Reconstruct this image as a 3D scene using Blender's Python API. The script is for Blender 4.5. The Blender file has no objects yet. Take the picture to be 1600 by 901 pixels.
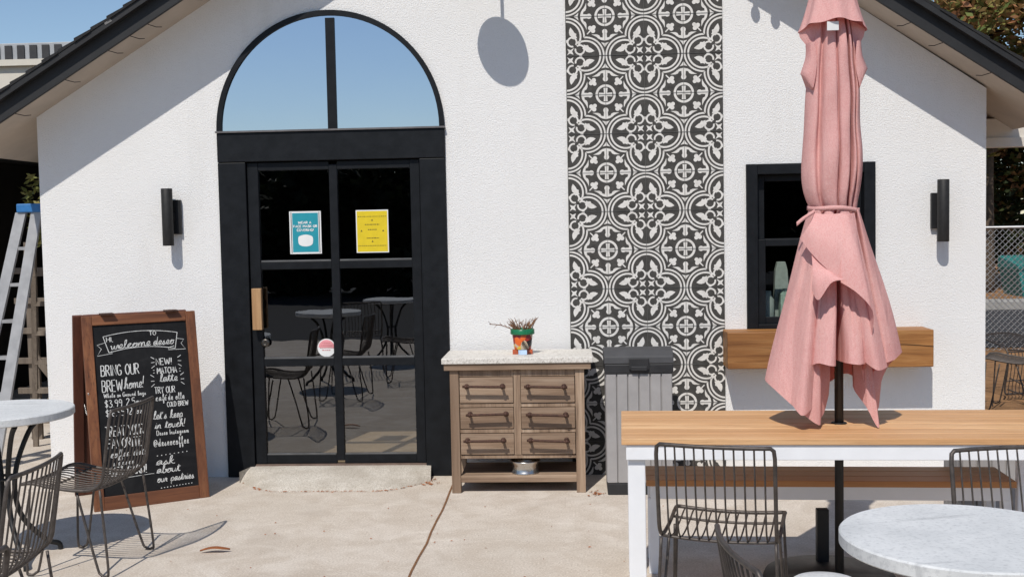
import bpy, math, random
from math import sin, cos, pi, radians, sqrt, atan2
from mathutils import Vector, Matrix
from mathutils.geometry import tessellate_polygon

S = bpy.context.scene
COL = S.collection
random.seed(7)

# ------------------------------------------------------------------ camera, sky, sun, exposure
YAW, ROLL, PITCH = radians(3.2), 0.0195, math.atan(100 / 1750)
fw = Vector((-sin(YAW) * cos(PITCH), cos(YAW) * cos(PITCH), -sin(PITCH)))
rt = Vector((cos(YAW), sin(YAW), 0))
up = rt.cross(fw)
r2, u2 = rt * cos(ROLL) - up * sin(ROLL), up * cos(ROLL) + rt * sin(ROLL)
cd = bpy.data.cameras.new('camera')
cam = bpy.data.objects.new('camera', cd)
COL.objects.link(cam)
m = Matrix.Identity(4)
for i in range(3):
    m[i][0], m[i][1], m[i][2] = r2[i], u2[i], -fw[i]
m[0][3], m[1][3], m[2][3] = 0, -7.62, 1.72
cam.matrix_world = m
cd.sensor_width = 36
cd.lens = 36 * 1750 / 1600
cd.clip_start, cd.clip_end = 0.05, 600
S.camera = cam

TO_SUN = Vector((-.21, -.74, 1)).normalized()
w = bpy.data.worlds.new('World')
S.world = w
w.use_nodes = True
nt = w.node_tree
sky = nt.nodes.new('ShaderNodeTexSky')
sky.sky_type = 'NISHITA'
sky.sun_disc = False
sky.sun_elevation = math.asin(TO_SUN.z)
sky.sun_rotation = atan2(TO_SUN.x, TO_SUN.y)
sky.air_density, sky.dust_density, sky.ozone_density = 1.0, 0.25, 2.8
bg = nt.nodes['Background']
bg.inputs['Strength'].default_value = 0.10
nt.links.new(sky.outputs[0], bg.inputs[0])

sd = bpy.data.lights.new('sun', 'SUN')
sd.energy = 3.6
sd.angle = radians(0.5)
sd.color = (1.0, .95, .875)
so = bpy.data.objects.new('sun', sd)
COL.objects.link(so)
so.rotation_mode = 'QUATERNION'
so.rotation_quaternion = TO_SUN.to_track_quat('Z', 'Y')

S.view_settings.view_transform = 'Standard'
S.view_settings.look = 'None'
S.view_settings.exposure = 0.12
S.view_settings.gamma = 1.0
S.render.engine = 'CYCLES'
S.cycles.max_bounces = 8
S.cycles.transparent_max_bounces = 12


# ------------------------------------------------------------------ materials
def hexc(r, g, b):
    f = lambda c: (c / 255 / 12.92) if c / 255 <= .04045 else ((c / 255 + .055) / 1.055) ** 2.4
    return (f(r), f(g), f(b))


class Mat:
    def __init__(self, name, col=(.5, .5, .5), rough=.6, metal=0.0, spec=.5):
        self.m = bpy.data.materials.new(name)
        self.m.use_nodes = True
        self.t = self.m.node_tree
        self.b = self.t.nodes['Principled BSDF']
        self.b.inputs['Base Color'].default_value = (*col, 1)
        self.b.inputs['Roughness'].default_value = rough
        self.b.inputs['Metallic'].default_value = metal
        self.b.inputs['Specular IOR Level'].default_value = spec
        self.col = col
        self.co = None
        self.h = None

    def n(self, t, **kw):
        x = self.t.nodes.new(t)
        for k, v in kw.items():
            setattr(x, k, v)
        return x

    def l(self, a, b):
        self.t.links.new(a, b)

    def coord(self, scale=(1, 1, 1)):
        if self.co is None:
            self.co = self.n('ShaderNodeTexCoord')
        mp = self.n('ShaderNodeMapping')
        mp.inputs['Scale'].default_value = scale
        self.l(self.co.outputs['Object'], mp.inputs['Vector'])
        return mp.outputs[0]

    def noise(self, scale, detail=4, rough=.6, stretch=(1, 1, 1), dist=0):
        x = self.n('ShaderNodeTexNoise')
        x.inputs['Scale'].default_value = scale
        x.inputs['Detail'].default_value = detail
        x.inputs['Roughness'].default_value = rough
        x.inputs['Distortion'].default_value = dist
        self.l(self.coord(stretch), x.inputs['Vector'])
        return x.outputs['Fac']

    def ramp(self, fac, stops, interp='LINEAR'):
        r = self.n('ShaderNodeValToRGB')
        r.color_ramp.interpolation = interp
        e = r.color_ramp.elements
        while len(e) < len(stops):
            e.new(.5)
        for i, (p, c) in enumerate(stops):
            e[i].position = p
            e[i].color = (*c, 1) if len(c) == 3 else c
        self.l(fac, r.inputs[0])
        return r.outputs[0]

    def mix(self, fac, a, b, mode='MIX'):
        x = self.n('ShaderNodeMix', data_type='RGBA', blend_type=mode)
        if isinstance(fac, (int, float)):
            x.inputs[0].default_value = fac
        else:
            self.l(fac, x.inputs[0])
        for v, k in ((a, 6), (b, 7)):
            if isinstance(v, tuple):
                x.inputs[k].default_value = (*v, 1)
            else:
                self.l(v, x.inputs[k])
        return x.outputs[2]

    def color(self, c):
        self.l(c, self.b.inputs['Base Color'])
        return self

    def rough(self, fac, lo, hi):
        r = self.n('ShaderNodeMapRange')
        r.inputs['To Min'].default_value, r.inputs['To Max'].default_value = lo, hi
        self.l(fac, r.inputs[0])
        self.l(r.outputs[0], self.b.inputs['Roughness'])
        return self

    def bump(self, h, strength=.3, dist=.01):
        x = self.n('ShaderNodeBump')
        x.inputs['Strength'].default_value = strength
        x.inputs['Distance'].default_value = dist
        self.l(h, x.inputs['Height'])
        if self.h is not None:
            self.l(self.h, x.inputs['Normal'])
        self.h = x.outputs[0]
        self.l(self.h, self.b.inputs['Normal'])
        return self


def plain(name, col, rough=.6, metal=0., var=.25, scale=9., bump=0., bscale=60., spec=.5):
    M = Mat(name, col, rough, metal, spec)
    lo = tuple(c * (1 - var) for c in col)
    hi = tuple(min(1, c * (1 + var)) for c in col)
    f = M.noise(scale, 5)
    M.color(M.ramp(f, [(.3, lo), (.7, hi)]))
    M.rough(f, max(0, rough - .08), min(1, rough + .1))
    if bump:
        M.bump(M.noise(bscale, 4), bump, .004)
    return M.m


def wood(name, c0, c1, c2, axis='x', rough=.6, fine=1., bump=.25, streak=.7):
    M = Mat(name, c1, rough)
    st = {'x': (.06, 1, 1), 'y': (1, .06, 1), 'z': (1, 1, .06)}[axis]
    a = M.noise(26 * fine, 6, .62, st, .5)
    b = M.noise(140 * fine, 3, .6, tuple(s * .5 if s < 1 else 1 for s in st))
    c = M.noise(3.0, 3, .5, st)
    col = M.ramp(a, [(.28, c0), (.5, c1), (.72, c2)])
    dark = tuple(x * .55 for x in c0)
    col = M.mix(M.ramp(b, [(.30, (streak, streak, streak)), (.46, (0, 0, 0))]), col, dark)
    col2 = M.mix(M.ramp(c, [(.35, (.75, .75, .75)), (.65, (0, 0, 0))]), col, c0)
    M.color(col2)
    M.rough(a, rough - .1, rough + .15)
    M.bump(b, bump, .002)
    return M.m


# stucco
M = Mat('white_stucco', (.8, .79, .77), .92, spec=.2)
big = M.noise(.9, 5)
streak = M.noise(2.2, 5, .6, (1.6, 1.6, .25))
c = M.ramp(big, [(.3, (.79, .78, .765)), (.7, (.83, .82, .805))])
c = M.mix(M.ramp(streak, [(.55, (0, 0, 0)), (.8, (.35, .35, .35))]), c, (.62, .6, .56))
M.color(c)
M.bump(M.noise(100, 3, .75), .85, .009)
M.bump(M.noise(26, 3, .5), .10, .012)
STUCCO = M.m

# concrete patio
M = Mat('patio_concrete', (.42, .37, .31), .9, spec=.25)
a = M.noise(.7, 6, .6)
b = M.noise(4.5, 6, .65, (1, 1, 1), .6)
f = M.noise(95, 4, .8)
c = M.ramp(a, [(.3, hexc(192, 182, 169)), (.55, hexc(204, 194, 182)), (.75, hexc(213, 205, 194))])
c = M.mix(M.ramp(b, [(.40, (.7, .7, .7)), (.62, (0, 0, 0))]), c, hexc(182, 169, 154))
c = M.mix(M.ramp(f, [(.3, (.85, .85, .85)), (.46, (0, 0, 0))]), c, hexc(128, 114, 100))
c = M.mix(M.ramp(f, [(.55, (0, 0, 0)), (.68, (.8, .8, .8))]), c, hexc(234, 226, 215))
st = M.noise(1.3, 3, .5, (1, 1, 1), 1.5)
c = M.mix(M.ramp(st, [(.56, (0, 0, 0)), (.70, (.25, .25, .25))]), c, hexc(160, 147, 133))
sx = M.noise(2.4, 6, .7, (.5, 1.6, 1), 2.5)
c = M.mix(M.ramp(sx, [(.62, (0, 0, 0)), (.66, (.35, .35, .35)), (.72, (0, 0, 0))]), c, hexc(226, 218, 206))
M.color(c)
M.bump(f, .35, .003)
M.bump(b, .12, .01)
CONC = M.m

M = Mat('step_concrete', (.42, .39, .35), .92, spec=.2)
f = M.noise(110, 4, .75)
c = M.ramp(f, [(.3, hexc(140, 132, 120)), (.5, hexc(196, 189, 178)), (.75, hexc(222, 217, 208))])
M.color(M.mix(M.ramp(M.noise(5, 5), [(.4, (.5, .5, .5)), (.65, (0, 0, 0))]), c, hexc(150, 140, 126)))
M.bump(f, .5, .005)
STEP = M.m

M = Mat('table_concrete', (.52, .52, .51), .75, spec=.3)
f = M.noise(60, 5, .7)
c = M.ramp(M.noise(5, 6, .65), [(.3, hexc(190, 192, 192)), (.7, hexc(214, 215, 214))])
c = M.mix(M.ramp(f, [(.3, (.5, .5, .5)), (.5, (0, 0, 0))]), c, hexc(146, 148, 150))
c = M.mix(M.ramp(M.noise(3, 4, .5, (.3, 2, 1), 2.), [(.62, (0, 0, 0)), (.7, (.35, .35, .35))]), c, hexc(138, 140, 142))
M.color(c)
M.bump(f, .15, .002)
TABLE = M.m

M = Mat('terrazzo_slab', (.6, .58, .55), .55, spec=.4)
f = M.noise(75, 4, .8)
M.color(M.ramp(f, [(.3, hexc(140, 135, 128)), (.48, hexc(205, 200, 192)), (.7, hexc(228, 225, 219))]))
M.bump(f, .1, .002)
SLAB = M.m

BLACK = plain('black_painted_wood', (.0055, .0066, .0085), .5, 0, .35, 14, .12, 90, .25)
BLACKM = plain('black_powder_coat', (.012, .012, .013), .5, .2, .25, 30, .1, 200)
FASCIA = plain('charcoal_fascia_paint', (.011, .011, .012), .6, 0, .4, 5, .2, 50)
SHINGLE = plain('dark_asphalt_shingle', (.016, .016, .017), .95, 0, .5, 40, .6, 130)
SOFFIT = plain('cream_soffit_paint', (.46, .395, .33), .85, 0, .12, 3, .2, 60)
BEAMW = plain('aged_white_beam_paint', (.62, .58, .52), .8, 0, .12, 4, .2, 60)
WHITEP = plain('white_painted_steel', (.78, .79, .81), .45, 0, .04, 6, .05, 90)
INTER = plain('interior_shade_black', (.012, .011, .010), .9, 0, .3, 3)  # room shade put into the near-black wall colour
WIRE = plain('brown_black_steel_rod', (.085, .072, .064), .5, .5, .35, 30, .1, 150)
IRON = plain('rusty_iron', (.075, .036, .024), .65, .4, .5, 60, .2, 200)
STEEL = plain('brushed_steel', (.55, .53, .5), .28, 1.0, .1, 50)
SLATE = None
TEAK = wood('oiled_teak_slats', hexc(186, 138, 92), hexc(216, 170, 122), hexc(232, 194, 148), 'x', .5)
TEAKD = wood('oiled_teak_edge', hexc(172, 118, 70), hexc(204, 148, 96), hexc(220, 170, 118), 'x', .5)
BEAM = wood('honey_pine_beam', hexc(104, 62, 26), hexc(174, 120, 64), hexc(204, 154, 96), 'x', .55, .8, .5)
CABW = wood('weathered_brown_wood', hexc(112, 90, 72), hexc(160, 136, 114), hexc(190, 168, 146), 'x', .8, 1, .5)
CABV = wood('weathered_brown_wood_upright', hexc(112, 90, 72), hexc(158, 134, 112), hexc(186, 164, 142), 'z', .8, 1, .5)
REDW = wood('reddish_stained_pine', hexc(84, 48, 26), hexc(120, 72, 42), hexc(144, 94, 58), 'z', .55, 1, .3)
REDX = wood('reddish_stained_pine_cross', hexc(84, 48, 26), hexc(120, 72, 42), hexc(144, 94, 58), 'x', .55, 1, .3)
REDB = wood('dark_stained_pine', hexc(70, 34, 20), hexc(96, 48, 28), hexc(112, 60, 36), 'z', .6, 1, .3)
HANDLE = wood('raw_oak_block', hexc(150, 112, 74), hexc(184, 146, 104), hexc(204, 168, 126), 'z', .6, 1.2, .3)
GREYW = wood('silvery_old_timber', hexc(92, 82, 72), hexc(128, 116, 104), hexc(150, 138, 124), 'z', .9, 1, .5)
DARKF = wood('shade_dark_timber', hexc(24, 20, 18), hexc(32, 27, 24), hexc(40, 35, 31), 'z', .9, 1, .4)  # near-black timber; the shed's shade is put into this colour

M = Mat('chalkboard_slate', (.012, .012, .013), .7, spec=.2)
f = M.noise(5, 6, .7, (1, 1, 2.), .8)
g = M.noise(2.2, 5, .6, (2.5, 2.5, .5), .4)
c = M.ramp(f, [(.35, (.006, .006, .007)), (.62, (.012, .012, .013)), (.8, (.03, .03, .031))])
M.color(M.mix(M.ramp(g, [(.55, (0, 0, 0)), (.75, (.4, .4, .4))]), c, (.035, .035, .036)))
SLATE = M.m
M = Mat('white_chalk', (.62, .62, .6), .95, spec=.1)
M.color(M.ramp(M.noise(160, 3, .7), [(.3, (.34, .34, .33)), (.5, (.62, .62, .6)), (.7, (.75, .75, .73))]))
CHALK = M.m

M = Mat('cement_tile_dark', (.035, .034, .032), .75, spec=.3)
f = M.noise(30, 5, .7)
M.color(M.ramp(f, [(.3, hexc(56, 54, 52)), (.6, hexc(72, 70, 67)), (.8, hexc(86, 84, 81))]))
M.bump(M.noise(90, 3), .15, .003)
TILED = M.m
M = Mat('cement_tile_cream', (.6, .58, .55), .8, spec=.3)
M.color(M.ramp(M.noise(24, 5, .7), [(.25, hexc(192, 188, 182)), (.5, hexc(214, 211, 206)), (.8, hexc(226, 223, 218))]))
M.bump(M.noise(90, 3), .12, .003)
TILEL = M.m

M = Mat('pink_canvas', hexc(205, 120, 116), .95, spec=.1)
f = M.noise(220, 3, .7)
g = M.noise(4, 5, .6)
c = M.ramp(g, [(.3, hexc(228, 174, 169)), (.7, hexc(237, 190, 184))])
c = M.mix(M.ramp(f, [(.35, (.55, .55, .55)), (.55, (0, 0, 0))]), c, hexc(216, 142, 139))
c = M.mix(M.ramp(f, [(.55, (0, 0, 0)), (.7, (.45, .45, .45))]), c, hexc(244, 202, 196))
M.color(c)
M.bump(f, .4, .003)
M.bump(M.noise(14, 4, .6), .25, .01)
M.bump(M.noise(13, 5, .6, (1, 1, .16), .8), .55, .018)
tr = M.n('ShaderNodeBsdfTranslucent')
tr.inputs[0].default_value = (*hexc(190, 62, 58), 1)
mx = M.n('ShaderNodeMixShader')
mx.inputs[0].default_value = .22
M.l(M.b.outputs[0], mx.inputs[1])
M.l(tr.outputs[0], mx.inputs[2])
M.l(mx.outputs[0], M.t.nodes['Material Output'].inputs[0])
PINK = M.m


def pane_mat(name, refl, tint):
    M = Mat(name)
    t = M.n('ShaderNodeBsdfTransparent')
    t.inputs[0].default_value = (*tint, 1)
    g = M.n('ShaderNodeBsdfGlossy')
    g.inputs['Roughness'].default_value = 0.0
    g.inputs[0].default_value = (.95, .97, 1, 1)
    bm = M.n('ShaderNodeBump')
    bm.inputs['Strength'].default_value = .02
    bm.inputs['Distance'].default_value = .02
    M.l(M.noise(2.5, 2), bm.inputs['Height'])
    M.l(bm.outputs[0], g.inputs['Normal'])
    x = M.n('ShaderNodeMixShader')
    x.inputs[0].default_value = refl
    M.l(t.outputs[0], x.inputs[1])
    M.l(g.outputs[0], x.inputs[2])
    M.l(x.outputs[0], M.t.nodes['Material Output'].inputs[0])
    return M.m


GLASS = pane_mat('door_glass', .17, (.75, .75, .74))
WGLASS = pane_mat('window_glass', .07, (.75, .8, .78))
M = Mat('mirrored_sun_film_glass', (.52, .56, .62), .04, 1.0)
M.bump(M.noise(1.6, 2), .03, .02)
FILM = M.m


# ------------------------------------------------------------------ mesh builder
ORG = {}


class MB:
    def __init__(self):
        self.v, self.f, self.mi = [], [], []
        self.cur = 0
        self.smooth = set()
        self.X = None

    def add(self, vs, fs, smooth=False):
        o = len(self.v)
        if self.X is not None:
            vs = [tuple(self.X @ Vector(p)) for p in vs]
        self.v += [tuple(p) for p in vs]
        for f in fs:
            if smooth:
                self.smooth.add(len(self.f))
            self.f.append(tuple(i + o for i in f))
            self.mi.append(self.cur)
        return self

    def box(self, x0, x1, y0, y1, z0, z1):
        p = [(x, y, z) for z in (z0, z1) for y in (y0, y1) for x in (x0, x1)]
        return self.add(p, [(0, 2, 3, 1), (4, 5, 7, 6), (0, 1, 5, 4), (2, 6, 7, 3), (0, 4, 6, 2), (1, 3, 7, 5)])

    def obox(self, a, b, wv, hv):
        """bar from a to b with half-width vector wv and half-height vector hv"""
        a, b, wv, hv = map(Vector, (a, b, wv, hv))
        p = []
        for q in (a, b):
            p += [q - wv - hv, q + wv - hv, q + wv + hv, q - wv + hv]
        return self.add(p, [(3, 2, 1, 0), (4, 5, 6, 7), (0, 1, 5, 4), (1, 2, 6, 5), (2, 3, 7, 6), (3, 0, 4, 7)])

    def tube(self, pts, r, seg=8, closed=False, caps=True):
        pts = [Vector(p) for p in pts]
        n = len(pts)
        rs = r if isinstance(r, (list, tuple)) else [r] * n
        vs, fs = [], []
        prev = None
        for i, p in enumerate(pts):
            if closed:
                t = pts[(i + 1) % n] - pts[i - 1]
            else:
                t = pts[min(i + 1, n - 1)] - pts[max(i - 1, 0)]
            t = t.normalized() if t.length > 1e-9 else Vector((0, 0, 1))
            if prev is None:
                a = Vector((0, 0, 1)) if abs(t.z) < .9 else Vector((1, 0, 0))
                u = t.cross(a).normalized()
            else:
                u = (prev - t * prev.dot(t))
                u = u.normalized() if u.length > 1e-6 else t.orthogonal().normalized()
            prev = u
            vv = t.cross(u)
            for k in range(seg):
                an = 2 * pi * k / seg
                vs.append(p + (u * cos(an) + vv * sin(an)) * rs[i])
        for i in range(n if closed else n - 1):
            j = (i + 1) % n
            for k in range(seg):
                l = (k + 1) % seg
                fs.append((i * seg + k, i * seg + l, j * seg + l, j * seg + k))
        self.add(vs, fs, True)
        if caps and not closed:
            o = len(self.v) - len(vs)
            self.f.append(tuple(o + k for k in reversed(range(seg))))
            self.mi.append(self.cur)
            self.f.append(tuple(o + (n - 1) * seg + k for k in range(seg)))
            self.mi.append(self.cur)
        return self

    def lathe(self, c, prof, seg=32, smooth=True, caps=True):
        vs, fs = [], []
        for r, z in prof:
            for k in range(seg):
                a = 2 * pi * k / seg
                vs.append((c[0] + r * cos(a), c[1] + r * sin(a), c[2] + z))
        n = len(prof)
        for i in range(n - 1):
            for k in range(seg):
                l = (k + 1) % seg
                fs.append((i * seg + k, i * seg + l, (i + 1) * seg + l, (i + 1) * seg + k))
        self.add(vs, fs, smooth)
        if caps:
            o = len(self.v) - len(vs)
            if prof[0][0] > 1e-5:
                self.f.append(tuple(o + k for k in reversed(range(seg)))); self.mi.append(self.cur)
            if prof[-1][0] > 1e-5:
                self.f.append(tuple(o + (n - 1) * seg + k for k in range(seg))); self.mi.append(self.cur)
        return self

    def poly(self, outline, fn, holes=()):
        """flat polygon with holes; outline in 2D, fn maps 2D -> 3D"""
        rings = [outline] + list(holes)
        allp = [p for r in rings for p in r]
        tris = tessellate_polygon([[Vector((p[0], p[1], 0)) for p in r] for r in rings])
        fs = []
        for t in tris:
            a, b, c = (allp[i] for i in t)
            ar = (b[0] - a[0]) * (c[1] - a[1]) - (b[1] - a[1]) * (c[0] - a[0])
            fs.append(t if ar > 0 else (t[0], t[2], t[1]))
        return self.add([fn(*p) for p in allp], fs)

    def prism(self, outline, f0, f1):
        n = len(outline)
        ar = sum(outline[i][0] * outline[(i + 1) % n][1] - outline[(i + 1) % n][0] * outline[i][1] for i in range(n))
        if ar < 0:
            outline = outline[::-1]
        vs = [f0(*p) for p in outline] + [f1(*p) for p in outline]
        fs = [tuple(range(n)), tuple(reversed(range(n, 2 * n)))] + [((i + 1) % n, i, n + i, n + (i + 1) % n) for i in range(n)]
        return self.add(vs, fs)

    def grid(self, rows, closed=False, smooth=True):
        nr, nc = len(rows), len(rows[0])
        vs = [p for r in rows for p in r]
        fs = []
        for i in range(nr - 1):
            for j in range(nc if closed else nc - 1):
                k = (j + 1) % nc
                fs.append((i * nc + j, i * nc + k, (i + 1) * nc + k, (i + 1) * nc + j))
        return self.add(vs, fs, smooth)

    def build(self, name, mats, parent=None, local=False, bevel=0, subd=0, thick=0):
        me = bpy.data.meshes.new(name)
        off = Vector((0, 0, 0)) if (local or parent is None) else ORG[parent.name]
        me.from_pydata([tuple(Vector(p) - off) for p in self.v], [], self.f)
        for mt in (mats if isinstance(mats, (list, tuple)) else [mats]):
            me.materials.append(mt)
        for i, p in enumerate(me.polygons):
            p.material_index = self.mi[i]
            p.use_smooth = i in self.smooth
        me.update()
        o = bpy.data.objects.new(name, me)
        COL.objects.link(o)
        if parent is not None:
            o.parent = parent
        ORG[o.name] = off
        if thick:
            md = o.modifiers.new('solid', 'SOLIDIFY'); md.thickness = thick; md.offset = 0
        if subd:
            md = o.modifiers.new('sub', 'SUBSURF'); md.levels = md.render_levels = subd
        if bevel:
            md = o.modifiers.new('bevel', 'BEVEL'); md.width = bevel; md.segments = 2; md.limit_method = 'ANGLE'
            md.angle_limit = radians(40)
            md.harden_normals = False
        return o


def thing(name, label, cat, loc=(0, 0, 0), rz=0, group=None):
    o = bpy.data.objects.new(name, None)
    COL.objects.link(o)
    o.location = loc
    o.rotation_euler = (0, 0, rz)
    o.empty_display_size = .1
    o['label'], o['category'] = label, cat
    if group:
        o['group'] = group
    ORG[o.name] = Vector(loc)
    return o


def tag(o, label, cat, group=None):
    o['label'], o['category'] = label, cat
    if group:
        o['group'] = group
    return o


def struct(name, mb, mat, kind='structure'):
    o = mb.build(name, mat)
    o['kind'] = kind
    return o


def dup(root, loc, rz, label, group=None, tilt=(0, 0)):
    r = root.copy()
    COL.objects.link(r)
    r.location = loc
    r.rotation_euler = (tilt[0], tilt[1], rz)
    r['label'] = label
    if group:
        r['group'] = group
    for ch in list(root.children):
        c = ch.copy(); COL.objects.link(c); c.parent = r
        for g in ch.children:
            d = g.copy(); COL.objects.link(d); d.parent = c
    return r


def smooth_line(pts, k=6, closed=False):
    """Catmull-Rom through pts (any dimension)"""
    n = len(pts)
    out = []
    rng = range(n) if closed else range(n - 1)
    for i in rng:
        if closed:
            p = [pts[(i + d) % n] for d in (-1, 0, 1, 2)]
        else:
            p = [pts[max(0, min(n - 1, i + d))] for d in (-1, 0, 1, 2)]
        for s in range(k):
            t = s / k
            out.append(tuple(.5 * (2 * p[1][d] + (p[2][d] - p[0][d]) * t + (2 * p[0][d] - 5 * p[1][d] + 4 * p[2][d] - p[3][d]) * t * t
                                   + (-p[0][d] + 3 * p[1][d] - 3 * p[2][d] + p[3][d]) * t ** 3) for d in range(len(p[0]))))
    if not closed:
        out.append(tuple(pts[-1]))
    return out


# ================================================================== GROUND
def jig(n, a, seed):
    r = random.Random(seed)
    return [r.uniform(-a, a) for _ in range(n)]


g = MB(); g.add([(-300, -300, -.03), (300, -300, -.03), (300, 300, -.03), (-300, 300, -.03)], [(0, 1, 2, 3)])
M = Mat('dry_dirt', (.3, .2, .13), .95, spec=.1)
a = M.noise(.6, 6, .65); b = M.noise(9, 6, .7)
c = M.ramp(a, [(.3, hexc(132, 98, 68)), (.7, hexc(166, 128, 92))])
M.color(M.mix(M.ramp(b, [(.35, (.7, .7, .7)), (.55, (0, 0, 0))]), c, hexc(104, 78, 56)))
M.bump(b, .8, .05)
struct('ground', g, M.m)

g = MB()
g.box(-9, -.834, -9.3, 7, -.2, 0)
g.box(-.8335, 3.45, -9.3, 7, -.2, 0)
o = struct('patio', g, CONC)
# joint filler between the two pours, slightly wandering, with dry grass dust
g = MB()
n = 40
ys = [-.02 - i * 9.2 / (n - 1) for i in range(n)]
jx = jig(n, .005, 3)
jx = [q + .012 * sin(i * .35) for i, q in enumerate(jx)]
row = [[(-.834 + jx[i] - .006, ys[i], .0035), (-.834 + jx[i] + .006, ys[i], .0035)] for i in range(n)]
g.grid(row, smooth=False)
struct('patio_joint', g, plain('rusty_joint_dust', hexc(120, 84, 54), .95, 0, .4, 40, .4, 120))

M = Mat('asphalt', (.05, .05, .052), .9, spec=.2)
f = M.noise(90, 4, .8)
M.color(M.ramp(f, [(.3, (.03, .03, .032)), (.6, (.055, .055, .057)), (.8, (.09, .09, .09))]))
M.bump(f, .4, .006)
ASPH = M.m
g = MB(); g.add([(-60, 7.4, -.02), (60, 7.4, -.02), (60, 13.4, -.02), (-60, 13.4, -.02)], [(0, 1, 2, 3)])
struct('road', g, ASPH)
g = MB(); g.add([(-60, -40, -.02), (60, -40, -.02), (60, -9.3, -.02), (-60, -9.3, -.02)], [(0, 1, 2, 3)])
struct('parking_lot_asphalt', g, ASPH)
g = MB(); g.box(-60, 60, 13.4, 14.2, -.1, .12)
struct('kerb', g, plain('kerb_concrete', (.33, .31, .28), .9, 0, .2, 3, .3, 60))

# ramped concrete doorstep
g = MB()
rows = []
nn = 28
for i in range(nn):
    t = i / (nn - 1)
    x = -2.26 + t * 1.25
    e = min(t, 1 - t) * 2
    reach = .17 + .29 * (1 - (1 - min(1, e * 1.8)) ** 2.2) + .012 * sin(9 * t) + (.03 if t > .5 else 0) * (t - .5)
    dx = (-.045 if t < .5 else .02) * max(0, 1 - e * 3)
    col = []
    for k in range(9):
        s = k / 8
        z = .072 * (1 - s ** 1.9) + .004
        col.append((x + dx * s, .01 - (reach + .01) * s, z if s < 1 else -.005))
    rows.append(col)
g.grid(rows)
g.add([(-2.30, -.19, .075), (-2.26, .01, .076), (-2.26, .01, -.01), (-2.30, -.19, -.01)], [(0, 1, 2, 3)])
struct('doorstep', g, STEP)

# ================================================================== CAFE BUILDING
B = thing('cafe_building', 'white stucco gabled cafe with black arched doorway', 'building', (-.48, 0, 0))
XL, XR = -3.70, 2.737
zl = lambda x: 2.626 + .609 * (x + 3.528) + .05      # roof underside at the wall, left and right
zr = lambda x: 3.096 - .657 * (x - 1.937) - .015
XP = -.3376
ZP = zl(XP)
DX0, DX1, DZ = -2.433, -.862, 2.385
DC, DR = (DX0 + DX1) / 2, (DX1 - DX0) / 2
arch = [(DX1, 0.0), (DX1, DZ)] + [(DC + DR * cos(a), DZ + DR * 1.018 * sin(a)) for a in [pi * i / 40 for i in range(1, 40)]] + [(DX0, DZ), (DX0, 0.0)]
WX0, WX1, WZ0, WZ1 = 1.159, 2.010, .982, 2.09
outline = [(XL, -.05), (DX0, -.05)] + [(p[0], p[1]) for p in reversed(arch)] + [(DX1, -.05), (XR, -.05), (XR, zr(XR)), (XP, ZP), (XL, zl(XL))]
hole = [(WX0, WZ0), (WX0, WZ1), (WX1, WZ1), (WX1, WZ0)]
g = MB()
g.poly(outline, lambda x, z: (x, 0, z), [hole])
g.poly(outline, lambda x, z: (x, .2, z), [hole])
for ring in ([(p[0], p[1]) for p in arch], hole):
    n = len(ring)
    for i in range(n if ring is hole else n - 1):
        a, b = ring[i], ring[(i + 1) % n]
        g.add([(a[0], 0, a[1]), (b[0], 0, b[1]), (b[0], .2, b[1]), (a[0], .2, a[1])], [(0, 1, 2, 3)])
g.add([(XL, 0, -.05), (XL, 0, zl(XL)), (XL, 7, zl(XL)), (XL, 7, -.05)], [(0, 1, 2, 3)])
g.add([(XR, 0, -.05), (XR, 0, zr(XR)), (XR, 7, zr(XR)), (XR, 7, -.05)], [(3, 2, 1, 0)])
g.add([(XL, 7, -.05), (XL, 7, zl(XL)), (XP, 7, ZP), (XR, 7, zr(XR)), (XR, 7, -.05)], [(0, 1, 2, 3, 4)])
g.build('wall', STUCCO, B)
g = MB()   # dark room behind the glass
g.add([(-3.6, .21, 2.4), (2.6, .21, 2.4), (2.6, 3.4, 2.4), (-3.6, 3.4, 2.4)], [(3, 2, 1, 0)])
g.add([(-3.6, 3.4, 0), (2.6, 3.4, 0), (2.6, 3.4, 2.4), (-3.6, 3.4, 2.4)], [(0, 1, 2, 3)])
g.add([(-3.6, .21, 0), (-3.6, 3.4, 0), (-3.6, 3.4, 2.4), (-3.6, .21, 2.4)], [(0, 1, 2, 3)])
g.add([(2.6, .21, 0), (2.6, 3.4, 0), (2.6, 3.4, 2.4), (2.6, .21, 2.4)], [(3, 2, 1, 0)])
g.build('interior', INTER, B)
g = MB(); g.add([(-3.6, .05, .02), (2.6, .05, .02), (2.6, 3.4, .02), (-3.6, 3.4, .02)], [(0, 1, 2, 3)])
g.build('floor', plain('tan_indoor_floor', (.34, .26, .17), .6, 0, .25, 4, .1, 40), B)

# roof: two slopes with thickness, bargeboards, drip trim, soffit, shingle edge
OV = .35


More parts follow.
